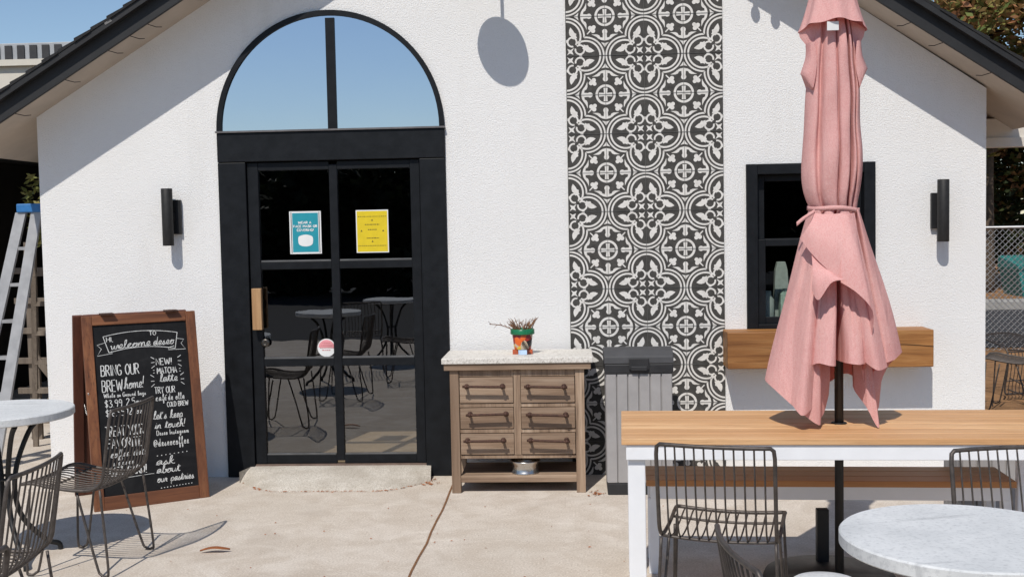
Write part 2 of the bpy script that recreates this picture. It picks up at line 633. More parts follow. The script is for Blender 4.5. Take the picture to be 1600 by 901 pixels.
def slope(sx, x_eave, f, name):
    """f gives underside z at x; sx = -1 left slope, +1 right slope"""
    L = lambda x, dz, y: (x, y, f(x) + dz)
    roof = MB()
    def slab(d0, d1, y0, y1, xa=x_eave, xb=XP, mb=roof):
        p = [L(xa, d0, y0), L(xb, d0, y0), L(xb, d0, y1), L(xa, d0, y1), L(xa, d1, y0), L(xb, d1, y0), L(xb, d1, y1), L(xa, d1, y1)]
        mb.add(p, [(0, 1, 2, 3), (7, 6, 5, 4), (0, 4, 5, 1), (1, 5, 6, 2), (2, 6, 7, 3), (3, 7, 4, 0)])
    # shingle courses along the gable edge: overlapping steps down the slope
    n = 34
    for i in range(n):
        t0, t1 = i / n, (i + 1) / n
        xa = x_eave + (XP - x_eave) * t0
        xb = x_eave + (XP - x_eave) * t1
        j = random.uniform(-.006, .006)
        p = []
        for y in (-OV - .055 + j, 7.3):
            p += [L(xa, .150, y), L(xb, .150, y), L(xb, .164, y), L(xa, .177, y)]
        roof.add(p, [(0, 1, 2, 3), (7, 6, 5, 4), (0, 4, 5, 1), (1, 5, 6, 2), (2, 6, 7, 3), (3, 7, 4, 0)])
    r = roof.build(name, SHINGLE, B)
    mb = MB(); slab(.108, .1495, -OV - .05, 7.25, mb=mb); mb.build('drip_trim', FASCIA, r)
    mb = MB(); slab(-.012, .1075, -OV, -OV + .03, mb=mb); mb.build('bargeboard', FASCIA, r)
    mb = MB(); slab(.001, .107, -OV + .031, 7.2, mb=mb); mb.build('soffit', SOFFIT, r)
    return r


RL = slope(-1, -4.12, lambda x: zl(x) - .05, 'roof_slope')
RR = slope(1, 3.12, lambda x: zr(x) + .015, 'roof_slope')
# a chipped joint in the left bargeboard trim, bare grey timber showing
g = MB()
xs = -2.995
zz = zl(xs) - .05
g.obox((xs - .03, -OV - .0505, zz + .123), (xs + .015, -OV - .0505, zz + .147), (0, .002, 0), (-.006, 0, .009))
g.build('trim_chip', plain('bare_grey_timber', (.16, .155, .15), .8), RL)
# soffit nails / staple wires hanging at the wall junction
for xx, s in ((-3.70, 1), (-3.35, 1), (-3.05, 1), (-2.78, 1), (-2.5, 1), (-2.9, 1), (2.36, -1), (2.66, -1), (2.16, -1)):
    f = (lambda q: zl(q) - .05) if s > 0 else (lambda q: zr(q) + .015)
    g = MB()
    g.tube([(xx, -OV + .028, f(xx) - .002), (xx + s * .04, -OV + .10, f(xx) - .012), (xx + s * .06, -OV + .15, f(xx) - .004)], .0028, 5)
    g.build('soffit_wire', BLACKM, B)

# side porches behind each corner (open, shaded)
g = MB()
g.box(-6.2, XL - .002, .55, .67, 2.375, 2.50)
g.build('porch_header', SOFFIT, B)
g = MB()
g.box(XR + .002, 6.0, .55, .67, 2.265, 2.40)
h = g.build('porch_header', BEAMW, B)
g = MB(); g.box(XR + .003, 6.0, .53, .66, 2.20, 2.2645); g.build('trim', BEAMW, h)

# ---------------------------------------------------------------- entrance: frame, arch, door
D = MB()
yF = -.022
D.box(DX0 + .002, -2.239, yF, .12, 0, 2.178)
D.box(-1.039, DX1 - .002, yF, .12, 0, 2.178)
D.box(DX0 + .002, DX1 - .002, yF - .004, .12, 2.182, DZ - .006)
fr = D.build('door_frame', BLACK, B, bevel=.004)
g = MB()
g.box(DX0 - .004, DX1 + .004, yF - .016, .1, DZ - .004, DZ + .008)
g.build('sill', plain('sill_flashing', (.14, .13, .13), .5, .3), fr)
# arched window over the door
g = MB()
N = 48
out = [(DC + (DR - .001) * cos(pi * i / N), DZ + .009 + (DR * 1.018 - .001) * sin(pi * i / N)) for i in range(N + 1)]
inn = [(DC + (DR - .036) * cos(pi * i / N), DZ + .009 + (DR * 1.018 - .036) * sin(pi * i / N)) for i in range(N + 1)]
rows = []
for (o1, i1) in zip(out, inn):
    rows.append([(o1[0], .1, o1[1]), (o1[0], yF, o1[1]), (i1[0], yF, i1[1]), (i1[0], .1, i1[1])])
g.grid(rows, smooth=False)
g.box(DC - .012, DC + .05, yF + .003, .09, DZ + .01, DZ + DR * 1.018 - .045)
aw = g.build('arched_window', BLACK, B)
g = MB()
pn = [(DC + (DR - .03) * cos(pi * i / N), DZ + .009 + (DR * 1.018 - .03) * sin(pi * i / N)) for i in range(N + 1)]
g.poly(pn, lambda x, z: (x, -.006, z))
g.build('pane', FILM, aw)

# door leaf
g = MB()
dx0, dx1, dz0, dz1 = -2.235, -1.043, .088, 2.175
yD0, yD1 = .002, .046
cols = [(dx0 + .075, -1.668), (-1.612, dx1 - .065)]
rws = [(.150, .768), (.822, 1.440), (1.494, 2.120)]
g.box(dx0, cols[0][0], yD0, yD1, dz0, dz1)
g.box(cols[1][1], dx1, yD0, yD1, dz0, dz1)
g.box(cols[0][1], cols[1][0], yD0 + .002, yD1 - .002, dz0 + .02, dz1 - .02)
for za, zb in ((dz0, rws[0][0]), (rws[0][1], rws[1][0]), (rws[1][1], rws[2][0]), (rws[2][1], dz1)):
    g.box(cols[0][0], cols[0][1], yD0 + .004, yD1 - .004, za, zb)
    g.box(cols[1][0], cols[1][1], yD0 + .004, yD1 - .004, za, zb)
door = g.build('door', BLACK, B, bevel=.003)
for ca, cb in cols:
    for ra, rb in rws:
        g = MB()
        g.add([(ca, .024, ra), (cb, .024, ra), (cb, .024, rb), (ca, .024, rb)], [(0, 1, 2, 3)])
        g.build('pane', GLASS, door)
        g = MB()   # thin glazing bead on the lower edge, paler than the door
        g.box(ca + .004, cb - .004, .0075, .022, ra + .001, ra + .010)
        g.build('glazing_bead', plain('pale_bead', (.13, .13, .13), .4, .2), door)
g = MB()
g.box(-2.213, -2.148, -.062, -.022, 1.03, 1.315)
h = g.build('handle', HANDLE, door, bevel=.003)
for za in (1.08, 1.235):
    g = MB(); g.box(-2.195, -2.166, -.022, .002, za, za + .03); g.build('bracket', BLACKM, door)
g = MB()
X = Matrix.Translation((-2.143, .002, .935)) @ Matrix.Rotation(pi / 2, 4, 'X')
g.X = X
g.lathe((0, 0, 0), [(.030, 0), (.030, .008), (.024, .014), (.012, .016), (.010, .013)], 20)
g.X = None
g.build('lock', plain('tarnished_brass', (.1, .09, .08), .35, .9), door)
g = MB()
g.box(-2.236, -1.04, -.012, .05, .060, .086)
g.build('threshold', plain('brown_threshold', hexc(112, 94, 84), .6, 0, .25, 20), B)

# ---------------------------------------------------------------- cement tile strip
T0X, T1X, PER = -.033, 1.010, .5215
g = MB()
g.box(T0X, T1X, -.010, .0, -.04, 4.3)
g.v = [(p[0], p[1] if p[1] < -.005 else -.0005, p[2]) for p in g.v]
g.cur = 1
lay = [0]


def flat(pts, lv, same=False):
    if not same:
        lay[0] += 1
    pl.append((pts, lay[0]))


def ring_arc(cx, cz, r0, r1, a0, a1, lv, n=None):
    n = n or max(6, int(abs(a1 - a0) / (pi / 16)))
    A = [a0 + (a1 - a0) * i / n for i in range(n + 1)]
    lay[0] += 1
    for i in range(n):
        flat([(cx + r0 * cos(A[i]), cz + r0 * sin(A[i])), (cx + r1 * cos(A[i]), cz + r1 * sin(A[i])),
              (cx + r1 * cos(A[i + 1]), cz + r1 * sin(A[i + 1])), (cx + r0 * cos(A[i + 1]), cz + r0 * sin(A[i + 1]))], lv, True)


def disc(cx, cz, rx, rz, lv, rot=0, n=10):
    flat([(cx + rx * cos(t) * cos(rot) - rz * sin(t) * sin(rot), cz + rx * cos(t) * sin(rot) + rz * sin(t) * cos(rot)) for t in [2 * pi * i / n for i in range(n)]], lv)


def rotp(pts, q):
    c_, s_ = round(cos(q * pi / 2)), round(sin(q * pi / 2))
    return [(x * c_ - z * s_, x * s_ + z * c_) for x, z in pts]


pl = []
for q in range(4):
    base = len(pl)
    lay[0] = 0
    # lobe rings (lobe on +z)
    for r0, r1 in ((.224, .245), (.178, .201)):
        rm = (r0 + r1) / 2
        disc_ = .25 * .25 - 2 * (.0625 - rm * rm)
        t = (.5 + sqrt(max(0, .25 - 8 * (.0625 - rm * rm)))) / 4
        a0 = atan2(t - .25, t)
        ring_arc(0, .25, r0, r1, a0, pi - a0, 1, 22)
    for s in (-1, 1):
        # curl ring with knots, and an ivy leaf
        ring_arc(s * .080, .178, .047, .069, -pi * .22 if s > 0 else pi * .42, pi * 1.58 if s > 0 else pi * 2.22 - pi, 2, 14) if s > 0 else ring_arc(s * .080, .178, .047, .069, -pi * .58, pi * 1.22, 2, 14)
        disc(s * .158, .172, .022, .014, 3, s * .6)
        disc(s * .012, .188, .014, .020, 3)
        lf = [(.056, .372), (.040, .335), (.036, .300), (.046, .262), (.066, .246), (.080, .215), (.098, .205), (.112, .222), (.150, .222), (.136, .252), (.140, .282), (.112, .296), (.096, .325), (.078, .348)]
        lf = [(s * (.092 + (x - .092) * .92), .285 + (z - .285) * .92) for x, z in lf]
        lay[0] += 1
        tri = tessellate_polygon([[Vector((x, z, 0)) for x, z in lf]])
        for t_ in tri:
            flat([lf[k_] for k_ in t_], 4, True)
    # four point star near the middle
    for p_ in ([(.012, .012), (.070, .046), (.104, .104), (.046, .070)], [(.016, .094), (.040, .040), (.096, .016), (.074, .072)]):
        flat(p_, 5 if p_[0][0] < .014 else 6)
    # corner motif around the cross (local origin at (.5,.5)); arm pointing down (-z)
    ox, oz = .5, .5
    def C(pts):
        return [(ox + x, oz + z) for x, z in pts]
    flat(C([(-.012, -.08), (-.012, -.02), (-.012, 0), (.012, 0), (.03, 0), (.03, 0)]), 1) if False else None
    k0 = len(pl)
    ring_arc(ox, oz, .100, .130, q * 0 + -pi / 2 - pi / 4, -pi / 2 + pi / 4, 1, 10)
    flat(C([(-.026, -.086), (.026, -.086), (.021, -.020), (0, .001), (-.021, -.020)]), 2)
    disc(ox, oz - .200, .034, .034, 2, 0, 14)
    flat(C([(-.024, -.21), (.024, -.21), (.028, -.275), (.0, -.315), (-.028, -.275)]), 3)
    for s in (-1, 1):
        wg = [(0, -.262), (.03, -.275), (.058, -.270), (.072, -.244), (.10, -.232), (.172, -.232), (.135, -.248), (.105, -.266), (.085, -.284), (.05, -.304), (0, -.314)]
        wg = C([(s * x, z) for x, z in wg])
        lay[0] += 1
        for t_ in tessellate_polygon([[Vector((x, z, 0)) for x, z in wg]]):
            flat([wg[k_] for k_ in t_], 5, True)
    flat(C([(0, -.395), (-.018, -.365), (-.05, -.335), (0, -.342), (.05, -.335), (.018, -.365)]), 2) if False else [flat(C(q_), l_) for q_, l_ in (([(0, -.40), (-.022, -.365), (-.05, -.334), (0, -.345)], 2), ([(0, -.40), (0, -.345), (.05, -.334), (.022, -.365)], 3))]
    # diagonal trefoil between the arms
    for dx_, dz_, rr in ((.165, -.165, .026), (.186, -.150, .029), (.150, -.186, .029), (.140, -.140, .026)):
        disc(ox + dx_, oz + dz_, rr, rr, 3 + int(rr < .027) + int(dz_ < -.17))
    flat(C([(.165, -.178), (.178, -.165), (.232, -.222), (.222, -.232)]), 5)
    seg = pl[base:]
    pl = pl[:base] + [(rotp([(x, z) for x, z in p], 0), lv) for p, lv in seg[:k0 - base]] + seg[k0 - base:]
    # rotate what was just added by q quarter turns: lobes about (0,0), the cross motif about (.5,.5)
    new = []
    for idx, (p, lv) in enumerate(pl[base:]):
        if idx < k0 - base:
            new.append((rotp(p, q), lv))
        else:
            new.append(([(x + .5, z + .5) for x, z in rotp([(x - .5, z - .5) for x, z in p], q)], lv))
    pl = pl[:base] + new


def clip(poly, axis, lim, keep_less):
    out_ = []
    n_ = len(poly)
    ins = lambda p: (p[axis] <= lim) if keep_less else (p[axis] >= lim)
    for i in range(n_):
        a_, b_ = poly[i], poly[(i + 1) % n_]
        if ins(a_):
            out_.append(a_)
        if ins(a_) != ins(b_):
            t_ = (lim - a_[axis]) / (b_[axis] - a_[axis])
            out_.append((a_[0] + (b_[0] - a_[0]) * t_, a_[1] + (b_[1] - a_[1]) * t_))
    return out_


QX, QZ = .4905, 2.316      # centre of one quatrefoil on the wall
for ix in (-1, 0, 1):
    for iz in range(-5, 5):
        for p, lv in pl:
            ps = [(QX + (ix + x) * PER, QZ + (iz + z) * PER) for x, z in p]
            for ax, lim, less in ((0, T1X - .001, True), (0, T0X + .001, False), (1, 4.2, True), (1, -.02, False)):
                if len(ps) >= 3:
                    ps = clip(ps, ax, lim, less)
            if len(ps) < 3:
                continue
            n = len(ps)
            ar = sum(ps[i][0] * ps[(i + 1) % n][1] - ps[(i + 1) % n][0] * ps[i][1] for i in range(n))
            if ar < 0:
                ps = ps[::-1]
            y = -.0102 - .00007 * lv
            g.add([(x, y, z) for x, z in ps], [tuple(range(n))])
g.cur = 2
for k in range(-1, 6):   # hairline joints between tiles
    x = QX + (k - 2) * PER / 2 * 1.0
    if T0X < x < T1X:
        g.box(x - .0012, x + .0012, -.0136, -.0101, 0, 4.2)
for k in range(-10, 8):
    z = QZ + k * PER / 2
    if 0 < z < 4.2:
        g.box(T0X, T1X, -.0137, -.0101, z - .0012, z + .0012)
g.build('tile_strip', [TILED, TILEL, plain('tile_joint', (.1, .1, .095), .9)], B)

# ---------------------------------------------------------------- right window
g = MB()
yW = -.028
fwid = .075
g.box(WX0, WX0 + fwid, yW, .15, WZ0 + .002, WZ1)
g.box(WX1 - fwid, WX1, yW, .15, WZ0 + .002, WZ1)
g.box(WX0 + fwid, WX1 - fwid, yW, .15, WZ1 - .07, WZ1)
g.box(WX0 + fwid, WX1 - fwid, yW, .15, WZ0 + .002, WZ0 + .035)
win = g.build('window', BLACK, B, bevel=.004)
g = MB()
x0, x1 = WX0 + fwid, WX1 - fwid
for za, zb, y in ((1.545, WZ1 - .07, .05), (WZ0 + .035, 1.585, .01)):
    g.box(x0, x0 + .055, y, y + .035, za, zb); g.box(x1 - .055, x1, y, y + .035, za, zb)
    g.box(x0 + .055, x1 - .055, y, y + .035, za, za + .045); g.box(x0 + .055, x1 - .055, y, y + .035, zb - .045, zb)
g.build('sash', BLACK, win, bevel=.003)
g = MB(); g.add([(x0, .066, 1.56), (x1, .066, 1.56), (x1, .066, 2.02), (x0, .066, 2.02)], [(0, 1, 2, 3)])
g.build('pane', WGLASS, win)
g = MB(); g.add([(x0, .026, 1.02), (x1, .026, 1.02), (x1, .026, 1.57), (x0, .026, 1.57)], [(0, 1, 2, 3)])
g.build('pane', WGLASS, win)

# things on the window ledge inside
g = MB(); g.box(1.24, 1.95, .2, .42, 1.0, 1.03); g.build('inner_ledge', DARKF, B)
PAPER = plain('pale_card', (.38, .41, .38), .8, 0, .15, 30)
g = MB(); g.lathe((1.345, .30, 1.031), [(.048, 0), (.05, .01), (.05, .13), (.03, .16), (.03, .19)], 16)
tag(g.build('white_jar', PAPER), 'pale squat jar on the ledge inside the right window', 'jar')
g = MB(); g.box(1.43, 1.53, .24, .33, 1.031, 1.20); g.prism([(1.43, 1.20), (1.53, 1.20), (1.50, 1.235), (1.46, 1.235)], lambda x, z: (x, .25, z), lambda x, z: (x, .32, z))
tag(g.build('paper_carton', plain('green_white_card', (.4, .5, .42), .7, 0, .3, 40)), 'upright pale green carton on the ledge inside the right window', 'carton')
g = MB(); g.prism([(1.40, 1.031), (1.52, 1.031), (1.50, 1.36), (1.485, 1.42), (1.43, 1.42), (1.415, 1.36)], lambda x, z: (x, .35, z), lambda x, z: (x, .41, z))
tag(g.build('paper_bag', PAPER, None, bevel=.004), 'tall pale paper bag behind the carton inside the right window', 'paper bag')

# ================================================================== WALL SCONCES
CYL = plain('textured_charcoal_metal', (.02, .019, .018), .55, .3, .3, 60, .15, 250)


def sconce(x, z0, z1, bx, label):
    t = thing('wall_sconce', label, 'wall light', (x, 0, (z0 + z1) / 2), 0, 'cylinder sconces on the white wall')
    g = MB()
    g.lathe((x, -.088, z0), [(.031, .012), (.031, .002), (.037, 0), (.038, .003), (.038, z1 - z0 - .003), (.036, z1 - z0), (.030, z1 - z0 - .004), (.03, z1 - z0 - .02)], 28)
    g.build('cylinder', CYL, t)
    g = MB(); zc = (z0 + z1) / 2
    g.box(bx - .058, bx + .058, -.032, -.001, zc - .118, zc + .118)
    bp = g.build('back_plate', BLACKM, t, bevel=.003)
    g = MB(); g.box(bx - .02, bx + .02, -.058, -.033, zc - .03, zc + .03); g.build('arm', BLACKM, bp)
    return t


sconce(-2.770, 1.620, 2.010, -2.757, 'black cylinder wall light left of the arched door')
sconce(2.431, 1.552, 1.960, 2.431, 'black cylinder wall light right of the window')

# barn lamp above the door side (out of the picture, throws the oval shadow)
t = thing('gooseneck_lamp', 'round black shade of a gooseneck lamp, its oval shadow on the white wall', 'wall light', (-.56, 0, 3.75))
g = MB(); g.lathe((-.56, -.37, 3.40), [(.162, -.03), (.166, -.03), (.16, 0), (.12, .05), (.05, .08), (.03, .12), (.0, .12)], 40)
g.build('lamp_shade', BLACKM, t)
g = MB(); g.tube(smooth_line([(-.56, -.37, 3.5), (-.56, -.36, 3.75), (-.56, -.25, 3.88), (-.56, -.1, 3.82), (-.56, 0, 3.75)], 6), .012, 8)
g.build('arm', BLACKM, t)
t = thing('string_lights', 'festoon bulbs under the right eave, their shadows on the white wall', 'string lights', (1.4, -.32, 3.4))
g = MB()
cab = [(x_, -.34, zr(x_) + .012 - .008 * (i_ % 2)) for i_, x_ in enumerate([.7 + .15 * k_ for k_ in range(8)])]
g.tube(cab, .005, 6); g.build('cable', BLACKM, t)
for xb, zb in ((1.135, 3.50), (1.265, 3.455)):
    g = MB(); g.tube([(xb, -.34, zb + .11), (xb, -.34, zr(xb) + .012)], .004, 6); g.build('cord', BLACKM, t)
    g = MB(); g.lathe((xb, -.34, zb), [(.002, 0), (.02, .008), (.03, .03), (.028, .055), (.016, .075), (.016, .11), (.0, .115)], 14)
    g.build('bulb', plain('milky_bulb_glass', (.6, .58, .5), .2), t)

# ================================================================== WALL SHELF (thick timber)
g = MB(); g.box(.997, 2.327, -.232, -.001, .742, .985)
o = g.build('wall_shelf', BEAM, None, bevel=.006)
tag(o, 'thick honey coloured timber shelf fixed below the right window', 'shelf')
g = MB()
pts = [(1.9, -.2335, .90), (2.02, -.2335, .885), (2.14, -.2335, .892), (2.325, -.2335, .876)]
pts = smooth_line(pts, 4)
g.grid([[(p[0], p[1], p[2] - .003), (p[0], p[1], p[2] + .002)] for p in pts], smooth=False)
c = g.build('crack', plain('dark_crack', hexc(58, 34, 16), .9), o)

# ================================================================== CABINET
t = thing('drawer_cabinet', 'weathered wooden cabinet with six drawers and a pale stone top', 'cabinet', (-.37, -.3, 0))
CX0, CX1, CY0, CY1 = -.808, .052, -.525, -.10
g = MB(); g.box(-.856, .108, -.556, -.085, .838, .874); g.build('stone_top', SLAB, t, bevel=.004)
g = MB(); g.box(-.842, .095, -.545, -.09, .796, .8365); g.build('top_rail', CABW, t, bevel=.003)
for x0, y0 in ((CX0, CY0), (CX1 - .058, CY0), (CX0, CY1 - .058), (CX1 - .058, CY1 - .058)):
    g = MB(); g.box(x0, x0 + .058, y0, y0 + .058, 0, .795); g.build('leg', CABV, t, bevel=.003)
g = MB()
ix0, ix1 = CX0 + .059, CX1 - .059
g.box(ix0, ix1, CY0 + .012, CY1 - .01, .222, .245)
g.box(ix0, ix1, CY1 - .03, CY1 - .012, .246, .79)
g.box(CX0 + .006, CX0 + .03, CY0 + .06, CY1 - .06, .222, .79)
g.box(CX1 - .03, CX1 - .006, CY0 + .06, CY1 - .06, .222, .79)
mid = (ix0 + ix1) / 2
g.box(mid - .022, mid + .022, CY0 + .008, CY1 - .04, .246, .79)
g.box(ix0, mid - .0225, CY0 + .010, CY0 + .05, .752, .793); g.box(mid + .0225, ix1, CY0 + .010, CY0 + .05, .752, .793)
for z in (.566, .40):
    g.box(ix0, mid - .0225, CY0 + .010, CY0 + .05, z - .012, z + .012); g.box(mid + .0225, ix1, CY0 + .010, CY0 + .05, z - .012, z + .012)
g.build('carcass', CABV, t, bevel=.002)
g = MB()
g.box(ix0 - .002, ix1 + .002, CY0 + .006, CY1 - .01, .068, .112)
g.build('lower_shelf', CABW, t, bevel=.003)
for ci, (xa, xb) in enumerate(((ix0 + .003, mid - .0245), (mid + .0245, ix1 - .003))):
    for ri, (za, zb) in enumerate(((.582, .748), (.416, .550), (.250, .384))):
        jog = random.uniform(-.004, .004)
        g = MB(); g.box(xa, xb, CY0 + .004 + jog, CY0 + .3, za, zb)
        dr = g.build('drawer', CABW, t, bevel=.003)
        g = MB()
        yh = CY0 + .004 + jog
        zc = (za + zb) / 2 + .028 + random.uniform(-.005, .005)
        w_ = .115
        xc = (xa + xb) / 2 + random.uniform(-.012, .012)
        tilt = random.uniform(-.006, .006)
        g.tube([(xc - w_ - .022, yh - .055, zc + tilt), (xc - w_, yh - .055, zc + tilt), (xc + w_, yh - .055, zc - tilt), (xc + w_ + .022, yh - .055, zc - tilt)], .0085, 8)
        for s in (-1, 1):
            g.tube([(xc + s * w_, yh + .002, zc - .004), (xc + s * w_, yh - .055, zc - s * tilt)], .009, 8)
            X = Matrix.Translation((xc + s * w_, yh, zc - .004)) @ Matrix.Rotation(pi / 2, 4, 'X')
            g.X = X; g.lathe((0, 0, 0), [(.017, -.001), (.017, .005), (.010, .008)], 12); g.X = None
            X = Matrix.Translation((xc + s * w_, yh - .055, zc - s * tilt))
            g.X = X; g.lathe((0, 0, 0), [(0, -.014), (.011, -.008), (.0135, 0), (.011, .008), (0, .014)], 10); g.X = None
        g.build('handle', IRON, dr)
# bowl
g = MB()
g.lathe((-.338, -.43, .1125), [(.088, 0), (.090, .006), (.083, .012), (.083, .055), (.098, .078), (.098, .083), (.090, .083), (.078, .06), (.075, .02), (0, .016)], 36)
tag(g.build('steel_bowl', STEEL), 'shiny steel pet bowl on the lower cabinet shelf', 'bowl')

# painted flowerpot with dry stems
t = thing('flower_pot', 'colourful painted clay pot with dried twigs on the stone top', 'plant pot', (-.345, -.33, .874))
M = Mat('painted_majolica', (.5, .3, .1), .3)
vor = M.n('ShaderNodeTexVoronoi'); vor.inputs['Scale'].default_value = 26
M.l(M.coord((1, 1, .8)), vor.inputs['Vector'])
c = M.ramp(vor.outputs['Color'], [(.0, hexc(214, 98, 40)), (.36, hexc(214, 98, 40)), (.37, hexc(196, 176, 150)), (.5, hexc(150, 44, 36)), (.62, hexc(24, 24, 30)), (.72, hexc(214, 178, 60)), (.85, hexc(226, 222, 210))], 'CONSTANT')
M.color(c)
POT = M.m
g = MB(); g.lathe((-.345, -.33, .876), [(.052, .028), (.056, .035), (.068, .13), (.066, .132)], 28)
g.build('body', POT, t)
# black and white zebra-like petal strokes on the front
g = MB()
for k in range(8):
    a = radians(-92 + k * 5.5)
    r = .0665
    z0 = .955 - k * .008
    x, y = -.345 + r * cos(a), -.33 + r * sin(a)
    g.obox((x, y, z0 - .012), (x + .010, y + .000, z0 + .012), (.0022, 0, 0), (0, .0015, 0))
g.build('petal_strokes', plain('black_glaze', (.01, .01, .012), .25), t)
g = MB(); g.lathe((-.345, -.33, .876), [(.066, .128), (.078, .128), (.080, .134), (.079, .160), (.074, .164), (.068, .160), (.066, .135)], 28)
g.build('rim', plain('green_glaze', hexc(28, 110, 72), .25, 0, .3, 30), t)
g = MB(); g.lathe((-.345, -.33, .876), [(0, .14), (.067, .138)], 20); g.build('soil', plain('dry_soil', (.08, .055, .04), .95, 0, .4, 60), t)
for a in (200, 340, 90):
    g = MB(); g.box(-.345 + .05 * cos(radians(a)) - .018, -.345 + .05 * cos(radians(a)) + .018, -.33 + .05 * sin(radians(a)) - .014, -.33 + .05 * sin(radians(a)) + .014, .875, .905)
    g.build('foot', plain('terracotta', hexc(176, 84, 50), .7, 0, .2, 30), t)
g = MB(); g.box(-.37, -.315, -.392, -.385, .8755, .905); g.build('tile_tag', plain('pale_blue_tile', hexc(176, 198, 222), .4), t)
g = MB(); rr = random.Random(5)
for k in range(44):
    a = rr.uniform(0, 2 * pi); ln = rr.uniform(.05, .11); lean = rr.uniform(.1, .75)
    x0, y0 = -.345 + .05 * cos(a) * rr.random(), -.33 + .05 * sin(a) * rr.random()
    p = [(x0, y0, 1.01)]
    dx, dy = cos(a) * lean, sin(a) * lean * .7
    for s in (1, 2, 3):
        p.append((x0 + dx * ln * s / 2 + rr.uniform(-.008, .008), y0 + dy * ln * s / 2, 1.01 + ln * (s / 3) * (1.1 - .25 * lean * s / 2)))
    g.tube(p, [.0035, .003, .0025, .0015], 5)
    q = p[2]
    g.tube([q, (q[0] + rr.uniform(-.03, .03), q[1] + rr.uniform(-.02, .02), q[2] + rr.uniform(.01, .03))], [.002, .001], 4)
p = smooth_line([(-.39, -.33, 1.02), (-.43, -.34, 1.045), (-.49, -.34, 1.065), (-.56, -.34, 1.072)], 4)
g.tube(p, .003, 5)
for q in p[3::2]:
    g.tube([q, (q[0] - .02, q[1], q[2] + rr.choice((-1, 1)) * .02)], [.002, .001], 4)
g.build('dry_twigs', wood('dry_twig', hexc(92, 62, 44), hexc(136, 98, 70), hexc(160, 124, 92), 'z', .9), t)

# ================================================================== OUTDOOR BINS
BING = plain('grey_ribbed_plastic', hexc(152, 149, 148), .65, 0, .1, 8, .15, 160)
BINC = plain('charcoal_plastic', hexc(66, 66, 68), .6, 0, .15, 12, .15, 160)
BINK = plain('black_plastic', hexc(38, 38, 40), .55, 0, .2, 12)


def bin_(x0, x1, y0, y1, z1, label, rz=0):
    cx, cy = (x0 + x1) / 2, (y0 + y1) / 2
    t = thing('waste_bin', label, 'bin', (cx, cy, 0), rz, 'grey ribbed waste bins')
    a, b = (x1 - x0) / 2, (y1 - y0) / 2
    h0 = z1 - .155
    g = MB()
    g.box(-a + .012, a - .012, -b + .012, b - .012, .078, h0)
    n = 6
    wd = 2 * a / n
    for k in range(n):
        g.box(-a + k * wd + .004, -a + (k + 1) * wd - .004, -b, -b + .0125, .079, h0 - .001)
        g.box(-a + k * wd + .004, -a + (k + 1) * wd - .004, b - .0125, b, .079, h0 - .001)
    m_ = 5
    wd = (2 * b - .03) / m_
    for k in range(m_):
        for s in (-1, 1):
            xa = s * a
            g.box(min(xa, xa - s * .0125), max(xa, xa - s * .0125), -b + .015 + k * wd + .004, -b + .015 + (k + 1) * wd - .004, .079, h0 - .001)
    g.build('body', BING, t, local=True, bevel=.003)
    g = MB(); g.box(-a + .004, a - .004, -b + .004, b - .004, 0, .077); g.build('base', BINK, t, local=True, bevel=.006)
    g = MB(); g.box(-a - .006, a + .006, -b - .006, b + .006, h0 + .001, h0 + .062); col_ = g.build('collar', BINK, t, local=True, bevel=.006)
    g = MB()
    g.prism([(-b - .008, 0), (b + .008, 0), (b + .008, .035), (b - .02, .07), (-b * .1, .092), (-b * .7, .08), (-b - .004, .045)], lambda y, z: (-a - .008, y, h0 + .063 + z), lambda y, z: (a + .008, y, h0 + .063 + z))
    ld = g.build('lid', BINC, t, local=True, bevel=.006)
    g = MB(); g.box(-.062, .062, -b - .022, -b - .0075, h0 + .028, h0 + .10)
    g.box(-.05, .05, -b - .03, -b - .0225, h0 + .022, h0 + .05)
    g.build('latch', BINK, ld, local=True, bevel=.004)
    return t


bin_(.186, .604, -.60, -.26, .925, 'grey ribbed bin with charcoal lid against the patterned tiles')
bin_(1.97, 2.40, -1.86, -1.50, .70, 'low grey ribbed bin at the right end of the bench', radians(-3))

# ================================================================== CHALKBOARD A-FRAME
FL, FR_ = Vector((-2.975, -.959, 0)), Vector((-2.376, -.585, 0))
ang = atan2(FR_.y - FL.y, FR_.x - FL.x)
BW = (FR_ - FL).length
mid_ = (FL + FR_) / 2
HB, LEAN = 1.195, .235
A = thing('chalkboard_sign', 'wooden a-frame chalkboard with white hand lettering beside the door', 'sign', (mid_.x, mid_.y, 0), ang)
LB = sqrt(HB * HB + LEAN * LEAN)
th = atan2(LEAN, HB)
PX = Matrix.Rotation(-th, 4, 'X')                                # panel plane leans back; local x right, z up, y depth
BX = Matrix.Translation((-.045, 2 * LEAN + .04, 0)) @ Matrix.Rotation(th, 4, 'X')
fwb = .062


def panel(X, front):
    for s in (-1, 1):
        g = MB(); g.X = X
        xa = s * BW / 2
        g.box(min(xa, xa - s * fwb), max(xa, xa - s * fwb), 0, .034, 0, LB)
        g.build('stile', REDW if front else REDB, A, local=True, bevel=.004)
    for za, zb in ((.0, .085), (LB - .062, LB)):
        g = MB(); g.X = X
        g.box(-BW / 2 + fwb, BW / 2 - fwb, .001, .033, za, zb)
        g.build('rail', REDX if front else REDB, A, local=True, bevel=.004)
    g = MB(); g.X = X
    g.box(-BW / 2 + fwb - .005, BW / 2 - fwb + .005, .012, .024, .08, LB - .058)
    return g.build('board', SLATE if front else REDB, A, local=True)


